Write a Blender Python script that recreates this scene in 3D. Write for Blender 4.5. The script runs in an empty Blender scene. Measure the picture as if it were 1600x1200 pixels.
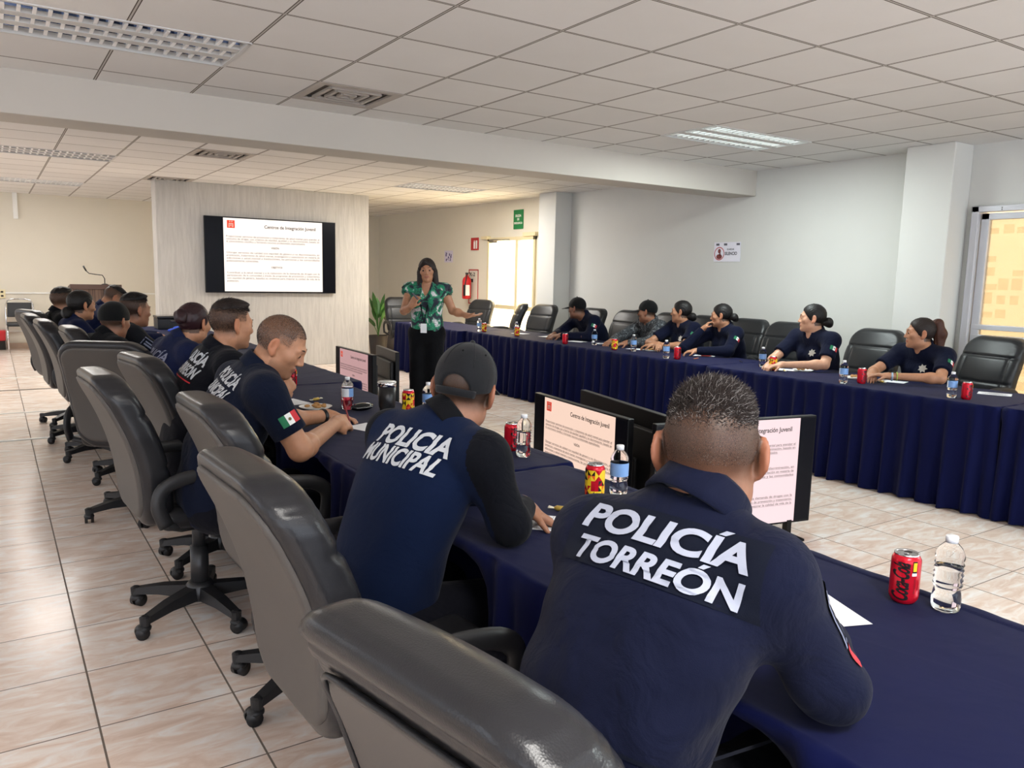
import bpy, bmesh, math, random
import numpy as np
from mathutils import Vector, Matrix

# ------------------------------------------------------------------ camera, world, lights, exposure
SC = bpy.context.scene
COL = SC.collection
H = 1.5
F_PX, PITCH, YAW, ROLL = 1233.9, 0.13675, 0.58286, 0.02334
_fw = np.array([math.sin(YAW)*math.cos(PITCH), math.cos(YAW)*math.cos(PITCH), -math.sin(PITCH)])
_rt = np.array([math.cos(YAW), -math.sin(YAW), 0.0]); _up = np.cross(_rt, _fw)
_r2 = _rt*math.cos(ROLL)+_up*math.sin(ROLL); _u2 = _up*math.cos(ROLL)-_rt*math.sin(ROLL)
cam_d = bpy.data.cameras.new('camera'); cam = bpy.data.objects.new('camera', cam_d); COL.objects.link(cam)
cam_d.sensor_width = 36; cam_d.lens = 36*F_PX/1600; cam_d.clip_start = 0.05; cam_d.clip_end = 200
cam.matrix_world = Matrix(((_r2[0], _u2[0], -_fw[0], 0), (_r2[1], _u2[1], -_fw[1], 0), (_r2[2], _u2[2], -_fw[2], H), (0, 0, 0, 1)))
SC.camera = cam

SC.view_settings.view_transform = 'Standard'; SC.view_settings.look = 'None'
SC.view_settings.gamma = 1; SC.view_settings.use_curve_mapping = False
SC.view_settings.exposure = 0.84
SC.cycles.use_denoising = True
SC.cycles.max_bounces = 8; SC.cycles.diffuse_bounces = 4; SC.cycles.glossy_bounces = 4
SC.cycles.transmission_bounces = 8; SC.cycles.transparent_max_bounces = 12
SC.cycles.caustics_reflective = False; SC.cycles.caustics_refractive = False
SC.cycles.sample_clamp_indirect = 4.0

WORLD_STRENGTH = 2.1
w = bpy.data.worlds.new('world'); SC.world = w; w.use_nodes = True
w.node_tree.nodes['Background'].inputs[0].default_value = (0.88, 0.96, 1.09, 1)
w.node_tree.nodes['Background'].inputs[1].default_value = WORLD_STRENGTH

def light(name, kind, loc, energy, color=(1, 1, 1), rot=(0, 0, 0), size=None):
    d = bpy.data.lights.new(name, kind); d.energy = energy; d.color = color
    if kind == 'AREA':
        d.shape = 'RECTANGLE'; d.size, d.size_y = size
    o = bpy.data.objects.new(name, d); COL.objects.link(o); o.location = loc; o.rotation_euler = rot
    return o
sun = light('sun', 'SUN', (0, 0, 10), 6.5, (1.0, 0.92, 0.76), rot=(0, math.radians(-42), 0))   # shines towards +X on the outside wall
sun.data.angle = 0.01
light('door_daylight_fill', 'AREA', (7.62, 11.2, 1.25), 75, (1.0, 0.84, 0.60), rot=(0, math.radians(90), 0), size=(2.0, 1.3))  # lamp added outside the far door to strengthen its warm daylight
# the recessed ceiling fixtures with an area lamp in each, two of them with unlit tubes
LAMP_POWER = {(8, 7): 37.0, (8, 16): 48.0, (0, 16): 30.0, (0, 22): 34.0, (8, -2): 70.0, (0, -2): 50.0}
TILE = 0.61; GX0, GY0 = 0.0768*TILE, 0.554*TILE; ZC = 2.729
for (i, j), e in LAMP_POWER.items():
    c = (0.90, 1.0, 0.98) if i == 8 and j < 10 else (1.0, 0.97, 0.92)
    light('fluorescent_lamp', 'AREA', (GX0+(i+1)*TILE, GY0+(j+.5)*TILE, ZC-0.012), e, c, size=(1.1, 0.5))
# ------------------------------------------------------------------ helpers
rng = np.random.default_rng(7)
def V(*a): return np.array(a, float)
def unit(v): v = np.asarray(v, float); return v/np.linalg.norm(v)
def srgb(r, g, b):
    f = lambda c: (c/255/12.92) if c/255 <= .04045 else ((c/255+.055)/1.055)**2.4
    return (f(r), f(g), f(b), 1)

def link(name, me, mat=None, parent=None, loc=None, smooth=True):
    o = bpy.data.objects.new(name, me); COL.objects.link(o)
    if mat is not None:
        for m in (mat if isinstance(mat, (list, tuple)) else [mat]): me.materials.append(m)
    if parent is not None: o.parent = parent
    if loc is not None: o.location = loc
    if smooth and len(me.polygons): me.polygons.foreach_set('use_smooth', np.ones(len(me.polygons), bool))
    return o
def tag(o, label, cat, group=None, kind=None):
    o['label'] = label; o['category'] = cat
    if group: o['group'] = group
    if kind: o['kind'] = kind
    return o
def structure(o, label=None):
    o['kind'] = 'structure'
    if label: o['label'] = label
    return o
def thing(name, label, cat, loc=(0, 0, 0), rz=0.0, group=None):
    o = bpy.data.objects.new(name, None); COL.objects.link(o); o.empty_display_size = .1
    o.location = loc; o.rotation_euler = (0, 0, rz)
    return tag(o, label, cat, group)
def copy_tree(src, loc, rz, label, group=None):
    r = src.copy(); COL.objects.link(r); r.location = loc; r.rotation_euler = (0, 0, rz); r['label'] = label
    if group: r['group'] = group
    for ch in src.children:
        c = ch.copy(); COL.objects.link(c); c.parent = r
        for g in ch.children:
            d = g.copy(); COL.objects.link(d); d.parent = c
    return r

class MB:
    """collects vertices and faces of one mesh"""
    def __init__(s): s.v = []; s.f = []; s.m = []
    def add(s, vs, fs, m=0):
        b = len(s.v); s.v += [tuple(map(float, p)) for p in vs]
        s.f += [tuple(i+b for i in f) for f in fs]; s.m += [m]*len(fs); return s
    def box(s, lo, hi, m=0, M=None):
        x0, y0, z0 = lo; x1, y1, z1 = hi
        vs = [(x0,y0,z0),(x1,y0,z0),(x1,y1,z0),(x0,y1,z0),(x0,y0,z1),(x1,y0,z1),(x1,y1,z1),(x0,y1,z1)]
        if M is not None: vs = [tuple(M @ Vector(p)) for p in vs]
        return s.add(vs, [(0,3,2,1),(4,5,6,7),(0,1,5,4),(1,2,6,5),(2,3,7,6),(3,0,4,7)], m)
    def tube(s, pts, r, n=8, m=0, caps=True, flat=None):
        pts = [np.array(p, float) for p in pts]; K = len(pts)
        rr = r if hasattr(r, '__len__') else [r]*K
        vs = []; up = None
        for i in range(K):
            t = unit(pts[min(i+1, K-1)]-pts[max(i-1, 0)])
            if up is None:
                up = np.array([0, 0, 1.0]) if abs(t[2]) < .9 else np.array([1.0, 0, 0])
            a = np.cross(t, up); a = unit(a); b = np.cross(a, t); up = b
            fa, fb = (1, 1) if flat is None else flat
            for k in range(n):
                an = 2*math.pi*k/n; vs.append(pts[i]+rr[i]*(fa*math.cos(an)*a+fb*math.sin(an)*b))
        fs = []
        for i in range(K-1):
            for k in range(n):
                k2 = (k+1) % n; fs.append((i*n+k, i*n+k2, (i+1)*n+k2, (i+1)*n+k))
        if caps: fs.append(tuple(range(n))[::-1]); fs.append(tuple((K-1)*n+k for k in range(n)))
        return s.add(vs, fs, m)
    def lathe(s, prof, n=24, m=0, c=(0, 0, 0), caps=True):
        vs = []; K = len(prof)
        for r, z in prof:
            for k in range(n):
                a = 2*math.pi*k/n; vs.append((c[0]+r*math.cos(a), c[1]+r*math.sin(a), c[2]+z))
        fs = []
        for i in range(K-1):
            for k in range(n):
                k2 = (k+1) % n; fs.append((i*n+k, i*n+k2, (i+1)*n+k2, (i+1)*n+k))
        if caps: fs.append(tuple(range(n))[::-1]); fs.append(tuple((K-1)*n+k for k in range(n)))
        return s.add(vs, fs, m)
    def ball(s, c, r, n=12, k=8, m=0):
        r = r if hasattr(r, '__len__') else (r, r, r)
        vs = [(c[0], c[1], c[2]-r[2])]
        for i in range(1, k):
            ph = math.pi*i/k-math.pi/2
            for j in range(n):
                th = 2*math.pi*j/n; vs.append((c[0]+r[0]*math.cos(ph)*math.cos(th), c[1]+r[1]*math.cos(ph)*math.sin(th), c[2]+r[2]*math.sin(ph)))
        vs.append((c[0], c[1], c[2]+r[2])); fs = []
        for j in range(n): fs.append((0, 1+(j+1) % n, 1+j))
        for i in range(k-2):
            for j in range(n):
                a = 1+i*n; fs.append((a+j, a+(j+1) % n, a+n+(j+1) % n, a+n+j))
        b = 1+(k-2)*n; t = len(vs)-1
        for j in range(n): fs.append((b+j, b+(j+1) % n, t))
        return s.add(vs, fs, m)
    def mesh(s, name):
        me = bpy.data.meshes.new(name); me.from_pydata(s.v, [], s.f)
        if any(s.m): me.polygons.foreach_set('material_index', s.m)
        me.update(); return me
    def build(s, name, mat=None, parent=None, loc=None, smooth=False, bevel=0):
        o = link(name, s.mesh(name), mat, parent, loc, smooth)
        if bevel:
            b = o.modifiers.new('bevel', 'BEVEL'); b.width = bevel; b.segments = 2; b.limit_method = 'ANGLE'
        return o
def box(name, lo, hi, mat, parent=None, bevel=0, loc=None):
    return MB().box(lo, hi).build(name, mat, parent, bevel=bevel, loc=loc)
def np_mesh(name, v, quads):
    me = bpy.data.meshes.new(name); v = np.asarray(v, np.float32); q = np.asarray(quads, np.int32); n, k = q.shape
    me.vertices.add(len(v)); me.vertices.foreach_set('co', v.ravel())
    me.loops.add(n*k); me.loops.foreach_set('vertex_index', q.ravel())
    me.polygons.add(n); me.polygons.foreach_set('loop_start', np.arange(0, n*k, k, dtype=np.int32))
    me.update(calc_edges=True); return me

# ---- materials
def mat(name, col, rough=.5, metal=0, spec=.5, bump=0, bscale=200, var=0, vscale=6, emit=None, estr=0, sheen=0, trans=0, ior=1.45, alpha=1, coat=0, aniso=None):
    m = bpy.data.materials.new(name); m.use_nodes = True; nt = m.node_tree; b = nt.nodes['Principled BSDF']
    I = b.inputs; c = col if len(col) == 4 else (*col, 1)
    I['Base Color'].default_value = c; I['Roughness'].default_value = rough; I['Metallic'].default_value = metal
    I['Specular IOR Level'].default_value = spec; I['IOR'].default_value = ior
    I['Transmission Weight'].default_value = trans; I['Alpha'].default_value = alpha
    I['Sheen Weight'].default_value = sheen; I['Coat Weight'].default_value = coat
    if emit is not None: I['Emission Color'].default_value = (*emit[:3], 1); I['Emission Strength'].default_value = estr
    N = nt.nodes; L = nt.links
    if bump or var:
        tc = N.new('ShaderNodeTexCoord')
        src = tc.outputs['Object']
        if aniso:
            mp = N.new('ShaderNodeMapping'); mp.inputs['Scale'].default_value = aniso; L.new(src, mp.inputs[0]); src = mp.outputs[0]
    if bump:
        n = N.new('ShaderNodeTexNoise'); n.inputs['Scale'].default_value = bscale; n.inputs['Detail'].default_value = 3
        L.new(src, n.inputs['Vector'])
        bp = N.new('ShaderNodeBump'); bp.inputs['Strength'].default_value = bump; bp.inputs['Distance'].default_value = .004
        L.new(n.outputs[0], bp.inputs['Height']); L.new(bp.outputs[0], I['Normal'])
    if var:
        n = N.new('ShaderNodeTexNoise'); n.inputs['Scale'].default_value = vscale; n.inputs['Detail'].default_value = 5
        L.new(src, n.inputs['Vector'])
        mx = N.new('ShaderNodeMix'); mx.data_type = 'RGBA'
        mx.inputs[6].default_value = tuple(max(0, x*(1-var)) for x in c[:3])+(1,)
        mx.inputs[7].default_value = tuple(min(1, x*(1+var)) for x in c[:3])+(1,)
        L.new(n.outputs[0], mx.inputs[0]); L.new(mx.outputs[2], I['Base Color'])
    return m
class NT:
    """small node-graph helper"""
    def __init__(s, name):
        s.m = bpy.data.materials.new(name); s.m.use_nodes = True; s.t = s.m.node_tree; s.b = s.t.nodes['Principled BSDF']
    def n(s, typ, **kw):
        n = s.t.nodes.new(typ)
        for k, v in kw.items(): setattr(n, k, v)
        return n
    def put(s, x, sock):
        if isinstance(x, bpy.types.NodeSocket): s.t.links.new(x, sock)
        elif x is not None: sock.default_value = x
    def math(s, op, a, b=None, c=None):
        n = s.n('ShaderNodeMath', operation=op)
        for i, x in enumerate((a, b, c)): s.put(x, n.inputs[i])
        return n.outputs[0]
    def mix(s, f, a, b):
        n = s.n('ShaderNodeMix', data_type='RGBA'); s.put(f, n.inputs[0]); s.put(a, n.inputs[6]); s.put(b, n.inputs[7]); return n.outputs[2]
    def noise(s, vec, scale, detail=4, rough=.5, dist=0):
        n = s.n('ShaderNodeTexNoise'); s.put(vec, n.inputs['Vector']); n.inputs['Scale'].default_value = scale
        n.inputs['Detail'].default_value = detail; n.inputs['Roughness'].default_value = rough; n.inputs['Distortion'].default_value = dist
        return n.outputs[0]
    def ramp(s, f, stops):
        n = s.n('ShaderNodeValToRGB'); s.put(f, n.inputs[0]); e = n.color_ramp.elements
        while len(e) < len(stops): e.new(.5)
        for q, (p, c) in zip(e, stops): q.position = p; q.color = c
        return n.outputs[0]
    def coords(s, kind='Object'):
        return s.n('ShaderNodeTexCoord').outputs[kind]
    def xyz(s, vec):
        n = s.n('ShaderNodeSeparateXYZ'); s.put(vec, n.inputs[0]); return n.outputs
    def bump(s, h, strength=.3, dist=.003):
        n = s.n('ShaderNodeBump'); n.inputs['Strength'].default_value = strength; n.inputs['Distance'].default_value = dist
        s.put(h, n.inputs['Height']); s.t.links.new(n.outputs[0], s.b.inputs['Normal'])

# ---- text as flat mesh (vertices in its own x, y plane), optionally finely divided so that it can follow a curved surface
_txt = {}
def text_verts(s, size=1.0, bold=0.0, shear=0.0, sx=1.0, spacing=1.0, align='CENTER', maxlen=None):
    key = (s, bold, shear, spacing, maxlen and round(maxlen/size, 4))
    acc = [i for i, ch in enumerate(s) if ch in 'ÍÓ'] if bold > .015 and s.isupper() else []
    if key not in _txt and acc:                                   # bold capitals: set the accents as bars of their own
        base = s.replace('Í', 'I').replace('Ó', 'O'); v, f = text_verts(base, 1, bold, shear, 1, spacing, 'NONE', maxlen and maxlen/size)
        f = [tuple(q) for q in f]; v = v.tolist(); cap = max(q[1] for q in v)
        for i in acc:
            hi = text_verts(base[:i+1], 1, bold, shear, 1, spacing, 'NONE')[0][:, 0].max(); lo = text_verts(base[:i], 1, bold, shear, 1, spacing, 'NONE')[0][:, 0].max()
            cx = (lo+hi)/2+.04+shear*.1; n = len(v)
            v += [(cx-.07, cap+.03, 0), (cx+.07, cap+.03, 0), (cx+.21, cap+.17, 0), (cx+.03, cap+.17, 0)]; f += [(n, n+1, n+2), (n, n+2, n+3)]
        _txt[key] = (np.array(v), np.array(f))
    if key not in _txt:
        c = bpy.data.curves.new('writing', 'FONT'); c.body = s; c.offset = bold; c.shear = shear; c.space_character = spacing
        c.resolution_u = 6; c.fill_mode = 'FRONT'
        o = bpy.data.objects.new('writing', c); COL.objects.link(o)
        dg = bpy.context.evaluated_depsgraph_get(); me = bpy.data.meshes.new_from_object(o.evaluated_get(dg))
        COL.objects.unlink(o); bpy.data.objects.remove(o); bpy.data.curves.remove(c)
        bm = bmesh.new(); bm.from_mesh(me); bpy.data.meshes.remove(me)
        bmesh.ops.triangulate(bm, faces=bm.faces)
        if maxlen:
            for _ in range(5):
                es = [e for e in bm.edges if e.calc_length() > maxlen/size]
                if not es: break
                bmesh.ops.subdivide_edges(bm, edges=es, cuts=1); bmesh.ops.triangulate(bm, faces=bm.faces)
        bm.verts.ensure_lookup_table()
        v = np.array([p.co[:] for p in bm.verts]).reshape(-1, 3); f = np.array([[q.index for q in p.verts] for p in bm.faces]); bm.free()
        _txt[key] = (v, f)
    v, f = _txt[key]; v = v.copy()*size; v[:, 0] *= sx
    if align == 'CENTER': v[:, 0] -= (v[:, 0].min()+v[:, 0].max())/2
    elif align == 'LEFT': v[:, 0] -= v[:, 0].min()
    return v, f
def fit_text(mb, s, x0, x1, y, size, z=0, M=None, m=0, **kw):
    """one line of writing from x0 to x1 in the plane of mb"""
    v, f = text_verts(s, size, align='LEFT', **kw); wd = v[:, 0].max()
    if x1 is not None: v[:, 0] *= (x1-x0)/wd
    v[:, 0] += x0; v[:, 1] += y; v[:, 2] += z
    if M is not None: v = [tuple(M @ Vector(p)) for p in v]
    mb.add(v, f.tolist(), m)

# ------------------------------------------------------------------ signed-distance modelling: smooth unions meshed by surface nets
class Prim:
    __slots__ = ('f', 'k', 'op')
    def __init__(s, f, k=.02, op='u'): s.f = f; s.k = k; s.op = op
def smin(a, b, k):
    h = np.maximum(k-np.abs(a-b), 0)/k; return np.minimum(a, b)-h*h*k*.25
def smax(a, b, k): return -smin(-a, -b, k)
def ev(prims, p):
    d = np.full(len(p), 9.0)
    for q in prims:
        v = q.f(p)
        d = smin(d, v, q.k) if q.op == 'u' else (smax(d, -v, q.k) if q.op == 's' else smax(d, v, q.k))
    return d
def ell(c, r, R=None, k=.02, op='u'):
    c = np.asarray(c, float); r = np.asarray(r, float)
    def f(p):
        q = p-c
        if R is not None: q = q@R
        k0 = np.linalg.norm(q/r, axis=1); k1 = np.linalg.norm(q/(r*r), axis=1)
        return k0*(k0-1)/np.maximum(k1, 1e-6)
    return Prim(f, k, op)
def rcone(a, b, r1, r2=None, k=.02, op='u', cut=None):
    a = np.asarray(a, float); b = np.asarray(b, float); r2 = r1 if r2 is None else r2; ba = b-a; L2 = max(ba@ba, 1e-9); u = ba/math.sqrt(L2)
    def f(p):
        t = np.clip((p-a)@ba/L2, 0, 1); d = np.linalg.norm(p-a-t[:, None]*ba, axis=1)-(r1+(r2-r1)*t)
        if cut is not None: d = np.maximum(d, (p-b)@u-cut)
        return d
    return Prim(f, k, op)
def rbox(c, h, R=None, r=.01, k=.02, op='u'):
    c = np.asarray(c, float); h = np.asarray(h, float)-r
    def f(p):
        q = p-c
        if R is not None: q = q@R
        q = np.abs(q)-h
        return np.linalg.norm(np.maximum(q, 0), axis=1)+np.minimum(q.max(axis=1), 0)-r
    return Prim(f, k, op)
def plane(p0, n, k=.005, op='i'):
    p0 = np.asarray(p0, float); n = unit(n)
    return Prim(lambda p: (p-p0)@n, k, op)

_CORN = np.array([(0,0,0),(1,0,0),(0,1,0),(1,1,0),(0,0,1),(1,0,1),(0,1,1),(1,1,1)])
_EDG = [(0,1),(2,3),(4,5),(6,7),(0,2),(1,3),(4,6),(5,7),(0,4),(1,5),(2,6),(3,7)]
def nets(prims, lo, hi, h, disp=None, marg=.012, relax=1):
    """surface nets over a sparse set of 8-cell blocks"""
    lo = np.asarray(lo, float)-2*h; hi = np.asarray(hi, float)+2*h; B = 8*h
    nb = np.ceil((hi-lo)/B).astype(int)
    gi = np.stack(np.meshgrid(*[np.arange(n) for n in nb], indexing='ij'), -1).reshape(-1, 3)
    cen = lo+(gi+.5)*B; rad = B*.8661
    vals = [q.f(cen) for q in prims]; d = np.full(len(cen), 9.0); best = np.full(len(cen), 9.0)
    for q, v in zip(prims, vals):
        if q.op == 'u': best = np.minimum(best, v); d = smin(d, v, q.k)
        elif q.op == 's': d = smax(d, -v, q.k)
        else: d = smax(d, v, q.k)
    keep = np.where(np.abs(d) < rad*1.15+marg)[0]
    lat = np.stack(np.meshgrid(*[np.arange(9)]*3, indexing='ij'), -1).reshape(-1, 3)
    cell = np.stack(np.meshgrid(*[np.arange(8)]*3, indexing='ij'), -1).reshape(-1, 3)
    cidx = [(cell+c) @ np.array([81, 9, 1]) for c in _CORN]
    CI, CV = [], []
    for b in keep:
        loc = []
        for q, v in zip(prims, vals):
            x = v[b]
            if q.op == 'u':
                if x-rad*1.3 <= best[b]+rad*1.3+q.k: loc.append(q)
            elif q.op == 's':
                if x-rad*1.3 <= q.k: loc.append(q)
            elif x+rad*1.3 >= -q.k-.03: loc.append(q)
        P = lo+(gi[b]*8+lat)*h; D = ev(loc, P)
        if disp is not None: D = D+disp(P)
        C = np.stack([D[i] for i in cidx], 1); neg = C < 0
        act = neg.any(1) & ~neg.all(1)
        if act.any(): CI.append(gi[b]*8+cell[act]); CV.append(C[act])
    CI = np.concatenate(CI); CV = np.concatenate(CV)
    S = (nb*8+4); key = lambda c: (c[:, 0]*S[1]+c[:, 1])*S[2]+c[:, 2]
    K = key(CI); o = np.argsort(K); K = K[o]; CI = CI[o]; CV = CV[o]
    acc = np.zeros((len(K), 3)); cnt = np.zeros(len(K))
    for a, b in _EDG:
        va, vb = CV[:, a], CV[:, b]; m = (va < 0) != (vb < 0)
        t = np.where(m, va/np.where(m, va-vb, 1), 0); acc += m[:, None]*(_CORN[a]+t[:, None]*(_CORN[b]-_CORN[a])); cnt += m
    vert = lo+(CI+acc/cnt[:, None])*h
    quads = []
    for ax, (ca, u, v) in enumerate(((1, 1, 2), (2, 2, 0), (4, 0, 1))):
        m = (CV[:, 0] < 0) != (CV[:, ca] < 0); c = CI[m]; ins = CV[m, 0] < 0
        eu = np.zeros(3, int); eu[u] = 1; e2 = np.zeros(3, int); e2[v] = 1
        ids = []; ok = np.ones(len(c), bool)
        for off in (0*eu, -eu, -eu-e2, -e2):
            kk = key(c+off); i = np.clip(np.searchsorted(K, kk), 0, len(K)-1); ok &= K[i] == kk; ids.append(i)
        q = np.stack(ids, 1)[ok]; fl = ~ins[ok]; q[fl] = q[fl][:, ::-1]; quads.append(q)
    quads = np.concatenate(quads)
    for _ in range(relax):
        s = np.zeros_like(vert); n = np.zeros(len(vert))
        for k in range(4):
            a, b = quads[:, k], quads[:, (k+1) % 4]
            np.add.at(s, a, vert[b]); np.add.at(n, a, 1); np.add.at(s, b, vert[a]); np.add.at(n, b, 1)
        vert = .5*vert+.5*s/np.maximum(n, 1)[:, None]
    return vert, quads
def nets_obj(name, prims, lo, hi, h, material, parent=None, disp=None, relax=1, org=None):
    v, q = nets(prims, lo, hi, h, disp, relax=relax)
    if org is not None: v = v-np.asarray(org)
    return link(name, np_mesh(name, v, q), material, parent)
# ------------------------------------------------------------------ materials of the room
def m_wall(name, c, rough=.75, streak=False):
    g = NT(name); co = g.coords(); n = g.noise(co, 3.0, 5, .6)
    dark = tuple(x*.94 for x in c[:3])+(1,)
    col = g.mix(n, dark, c); g.put(col, g.b.inputs['Base Color']); g.b.inputs['Roughness'].default_value = rough
    g.b.inputs['Specular IOR Level'].default_value = .3
    if streak:
        mp = g.n('ShaderNodeMapping'); g.put(co, mp.inputs[0]); mp.inputs['Scale'].default_value = (26, 26, 2.2)
        s = g.noise(mp.outputs[0], 1.0, 5, .65, .6); g.bump(s, .55, .012)
        s2 = g.ramp(s, [(.38, (*[x*.86 for x in c[:3]], 1)), (.62, c)]); g.put(s2, g.b.inputs['Base Color'])
    else:
        g.bump(g.noise(co, 90, 3), .08, .002)
    return g.m
M_WALL = m_wall('painted_wall', srgb(216, 216, 211))
M_CREAM = m_wall('cream_wall', srgb(224, 218, 203))
M_BEAM = m_wall('shaded_wall_paint', srgb(202, 196, 187))  # wall paint darkened: the shade on the beam is put into its colour
M_STUCCO = m_wall('textured_stucco', srgb(196, 193, 188), .85, True)

def m_floor():
    g = NT('ceramic_floor'); T = .425; co = g.coords(); x, y, z = g.xyz(co)
    fx = g.math('FRACT', g.math('DIVIDE', g.math('SUBTRACT', x, .515*T), T)); fy = g.math('FRACT', g.math('DIVIDE', g.math('SUBTRACT', y, .451*T), T))
    ix = g.math('FLOOR', g.math('DIVIDE', g.math('SUBTRACT', x, .515*T), T)); iy = g.math('FLOOR', g.math('DIVIDE', g.math('SUBTRACT', y, .451*T), T))
    def edge(f, wd): return g.math('LESS_THAN', g.math('MINIMUM', f, g.math('SUBTRACT', 1, f)), wd)
    gx = edge(fx, .0078); gy = edge(fy, .0062); gr = g.math('MAXIMUM', gx, gy)
    cb = g.n('ShaderNodeCombineXYZ'); g.put(ix, cb.inputs[0]); g.put(iy, cb.inputs[1])
    wn = g.n('ShaderNodeTexWhiteNoise'); g.put(cb.outputs[0], wn.inputs['Vector'])
    off = g.n('ShaderNodeVectorMath', operation='SCALE'); g.put(wn.outputs['Color'], off.inputs[0]); off.inputs['Scale'].default_value = 40
    ad = g.n('ShaderNodeVectorMath', operation='ADD'); g.put(co, ad.inputs[0]); g.put(off.outputs[0], ad.inputs[1])
    mp = g.n('ShaderNodeMapping'); g.put(ad.outputs[0], mp.inputs[0]); mp.inputs['Rotation'].default_value = (0, 0, .55); mp.inputs['Scale'].default_value = (3.0, 9.0, 1)
    n = g.noise(mp.outputs[0], 1.7, 7, .62, .9)
    col = g.ramp(n, [(.30, srgb(222, 196, 178)), (.45, srgb(233, 212, 197)), (.56, srgb(239, 227, 217)), (.68, srgb(244, 240, 236))])
    hv = g.n('ShaderNodeHueSaturation'); g.put(col, hv.inputs['Color']); g.put(g.math('ADD', .95, g.math('MULTIPLY', wn.outputs['Value'], .08)), hv.inputs['Value'])
    c = g.mix(gr, hv.outputs[0], srgb(112, 100, 90)); g.put(c, g.b.inputs['Base Color'])
    g.put(g.math('ADD', g.math('MULTIPLY', gr, .6), g.math('ADD', .17, g.math('MULTIPLY', n, .12))), g.b.inputs['Roughness'])
    g.bump(g.math('SUBTRACT', 1, gr), .5, .002); g.b.inputs['Specular IOR Level'].default_value = .5
    return g.m
def m_ceiling():
    g = NT('ceiling_tiles'); co = g.coords(); x, y, z = g.xyz(co)
    ux = g.math('DIVIDE', g.math('SUBTRACT', x, GX0), TILE); uy = g.math('DIVIDE', g.math('SUBTRACT', y, GY0), TILE)
    def dist(u):
        f = g.math('FRACT', u); return g.math('MINIMUM', f, g.math('SUBTRACT', 1, f))
    dx, dy = dist(ux), dist(uy); dm = g.math('MINIMUM', dx, dy)
    bar = g.math('LESS_THAN', dm, .017); edge_shade = g.math('SUBTRACT', g.math('LESS_THAN', dm, .0165), g.math('LESS_THAN', dm, .0075))  # thin shadow along the T-bar edges is put into the colour
    cb = g.n('ShaderNodeCombineXYZ'); g.put(g.math('FLOOR', ux), cb.inputs[0]); g.put(g.math('FLOOR', uy), cb.inputs[1])
    wn = g.n('ShaderNodeTexWhiteNoise'); g.put(cb.outputs[0], wn.inputs['Vector'])
    n = g.noise(co, 260, 2); n2 = g.noise(co, 2.2, 4)
    base = g.mix(n2, srgb(224, 222, 219), srgb(232, 231, 229))
    hv = g.n('ShaderNodeHueSaturation'); g.put(base, hv.inputs['Color']); g.put(g.math('ADD', .955, g.math('MULTIPLY', wn.outputs['Value'], .07)), hv.inputs['Value'])
    c = g.mix(bar, hv.outputs[0], srgb(190, 186, 180)); c = g.mix(edge_shade, c, srgb(92, 84, 78)); g.put(c, g.b.inputs['Base Color'])
    g.b.inputs['Roughness'].default_value = .9; g.b.inputs['Specular IOR Level'].default_value = .1
    g.bump(n, .15, .002)
    return g.m
M_FLOOR = m_floor(); M_CEIL = m_ceiling()
M_ALU = mat('aluminium_frame', srgb(206, 207, 212), .38, .2)
M_CREAMFRAME = mat('cream_door_frame', srgb(222, 208, 170), .45)
M_METAL = mat('brushed_metal', srgb(190, 190, 190), .25, 1)
M_CHROME = mat('chrome', srgb(215, 215, 218), .12, 1)
M_BLACKPL = mat('black_plastic', srgb(30, 30, 32), .42, bump=.05, bscale=300)
M_GLOSSBLK = mat('gloss_black', srgb(14, 14, 17), .12)
M_WHITE = mat('white_paint', srgb(236, 236, 232), .5)
M_PAPER = mat('paper', srgb(240, 242, 246), .8)
M_DARK = mat('dark_gap', srgb(45, 42, 40), .8)
M_INK = mat('ink', srgb(40, 40, 45), .8)
M_RED = mat('red_paint', srgb(196, 30, 36), .35)
M_REDSIGN = mat('red_sign', srgb(178, 44, 44), .6)
M_GREEN = mat('green_sign', srgb(30, 124, 66), .6)

# ------------------------------------------------------------------ room shell
XR, YB, XL, YF = 7.3, 16.6, -4.2, -4.6
structure(box('floor', (XL-.2, YF, -.1), (XR+.02, YB+.2, 0), M_FLOOR))
# ceiling of square tiles, open where fixtures and vents are let in
FIX = {(0, 7): 2, (8, 7): 2, (0, 16): 2, (8, 16): 2, (0, 22): 2, (0, -2): 2, (8, -2): 2}
VENTS = [(3, 8), (3, 14), (3, 19)]
holes = set(VENTS)
for (i, j) in FIX: holes |= {(i, j), (i+1, j)}
mb = MB(); xs = [XL]+[GX0+i*TILE for i in range(-6, 12)]+[XR+.05]; ys = [YF]+[GY0+j*TILE for j in range(-8, 27)]+[YB+.1]
idx = {}
for a, x in enumerate(xs):
    for b, y in enumerate(ys): idx[a, b] = len(mb.v); mb.v.append((x, y, ZC))
for a in range(len(xs)-1):
    for b in range(len(ys)-1):
        if (a-7, b-9) in holes: continue
        mb.f.append((idx[a, b], idx[a, b+1], idx[a+1, b+1], idx[a+1, b])); mb.m.append(0)
structure(mb.build('ceiling', M_CEIL))
structure(box('ceiling_slab', (XL-.2, YF, ZC+.22), (XR+.2, YB+.2, ZC+.4), M_CEIL))
structure(box('wall_back', (XL-.2, YB, 0), (XR+.2, YB+.2, ZC+.3), M_CREAM))
mb = MB(); FILL_WIN = [(-3.4, -1.2), (.9, 3.1), (5.2, 7.4), (10.0, 11.8), (13.6, 15.8)]; ya = YF  # unseen window openings added in the left wall to let fill light in
for y0, y1 in FILL_WIN: mb.box((XL-.2, ya, 0), (XL, y0, ZC+.3)).box((XL-.2, y0, 0), (XL, y1, .85)).box((XL-.2, y0, 2.45), (XL, y1, ZC+.3)); ya = y1
mb.box((XL-.2, ya, 0), (XL, YB+.2, ZC+.3)); structure(mb.build('wall_left', M_WALL))
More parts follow.
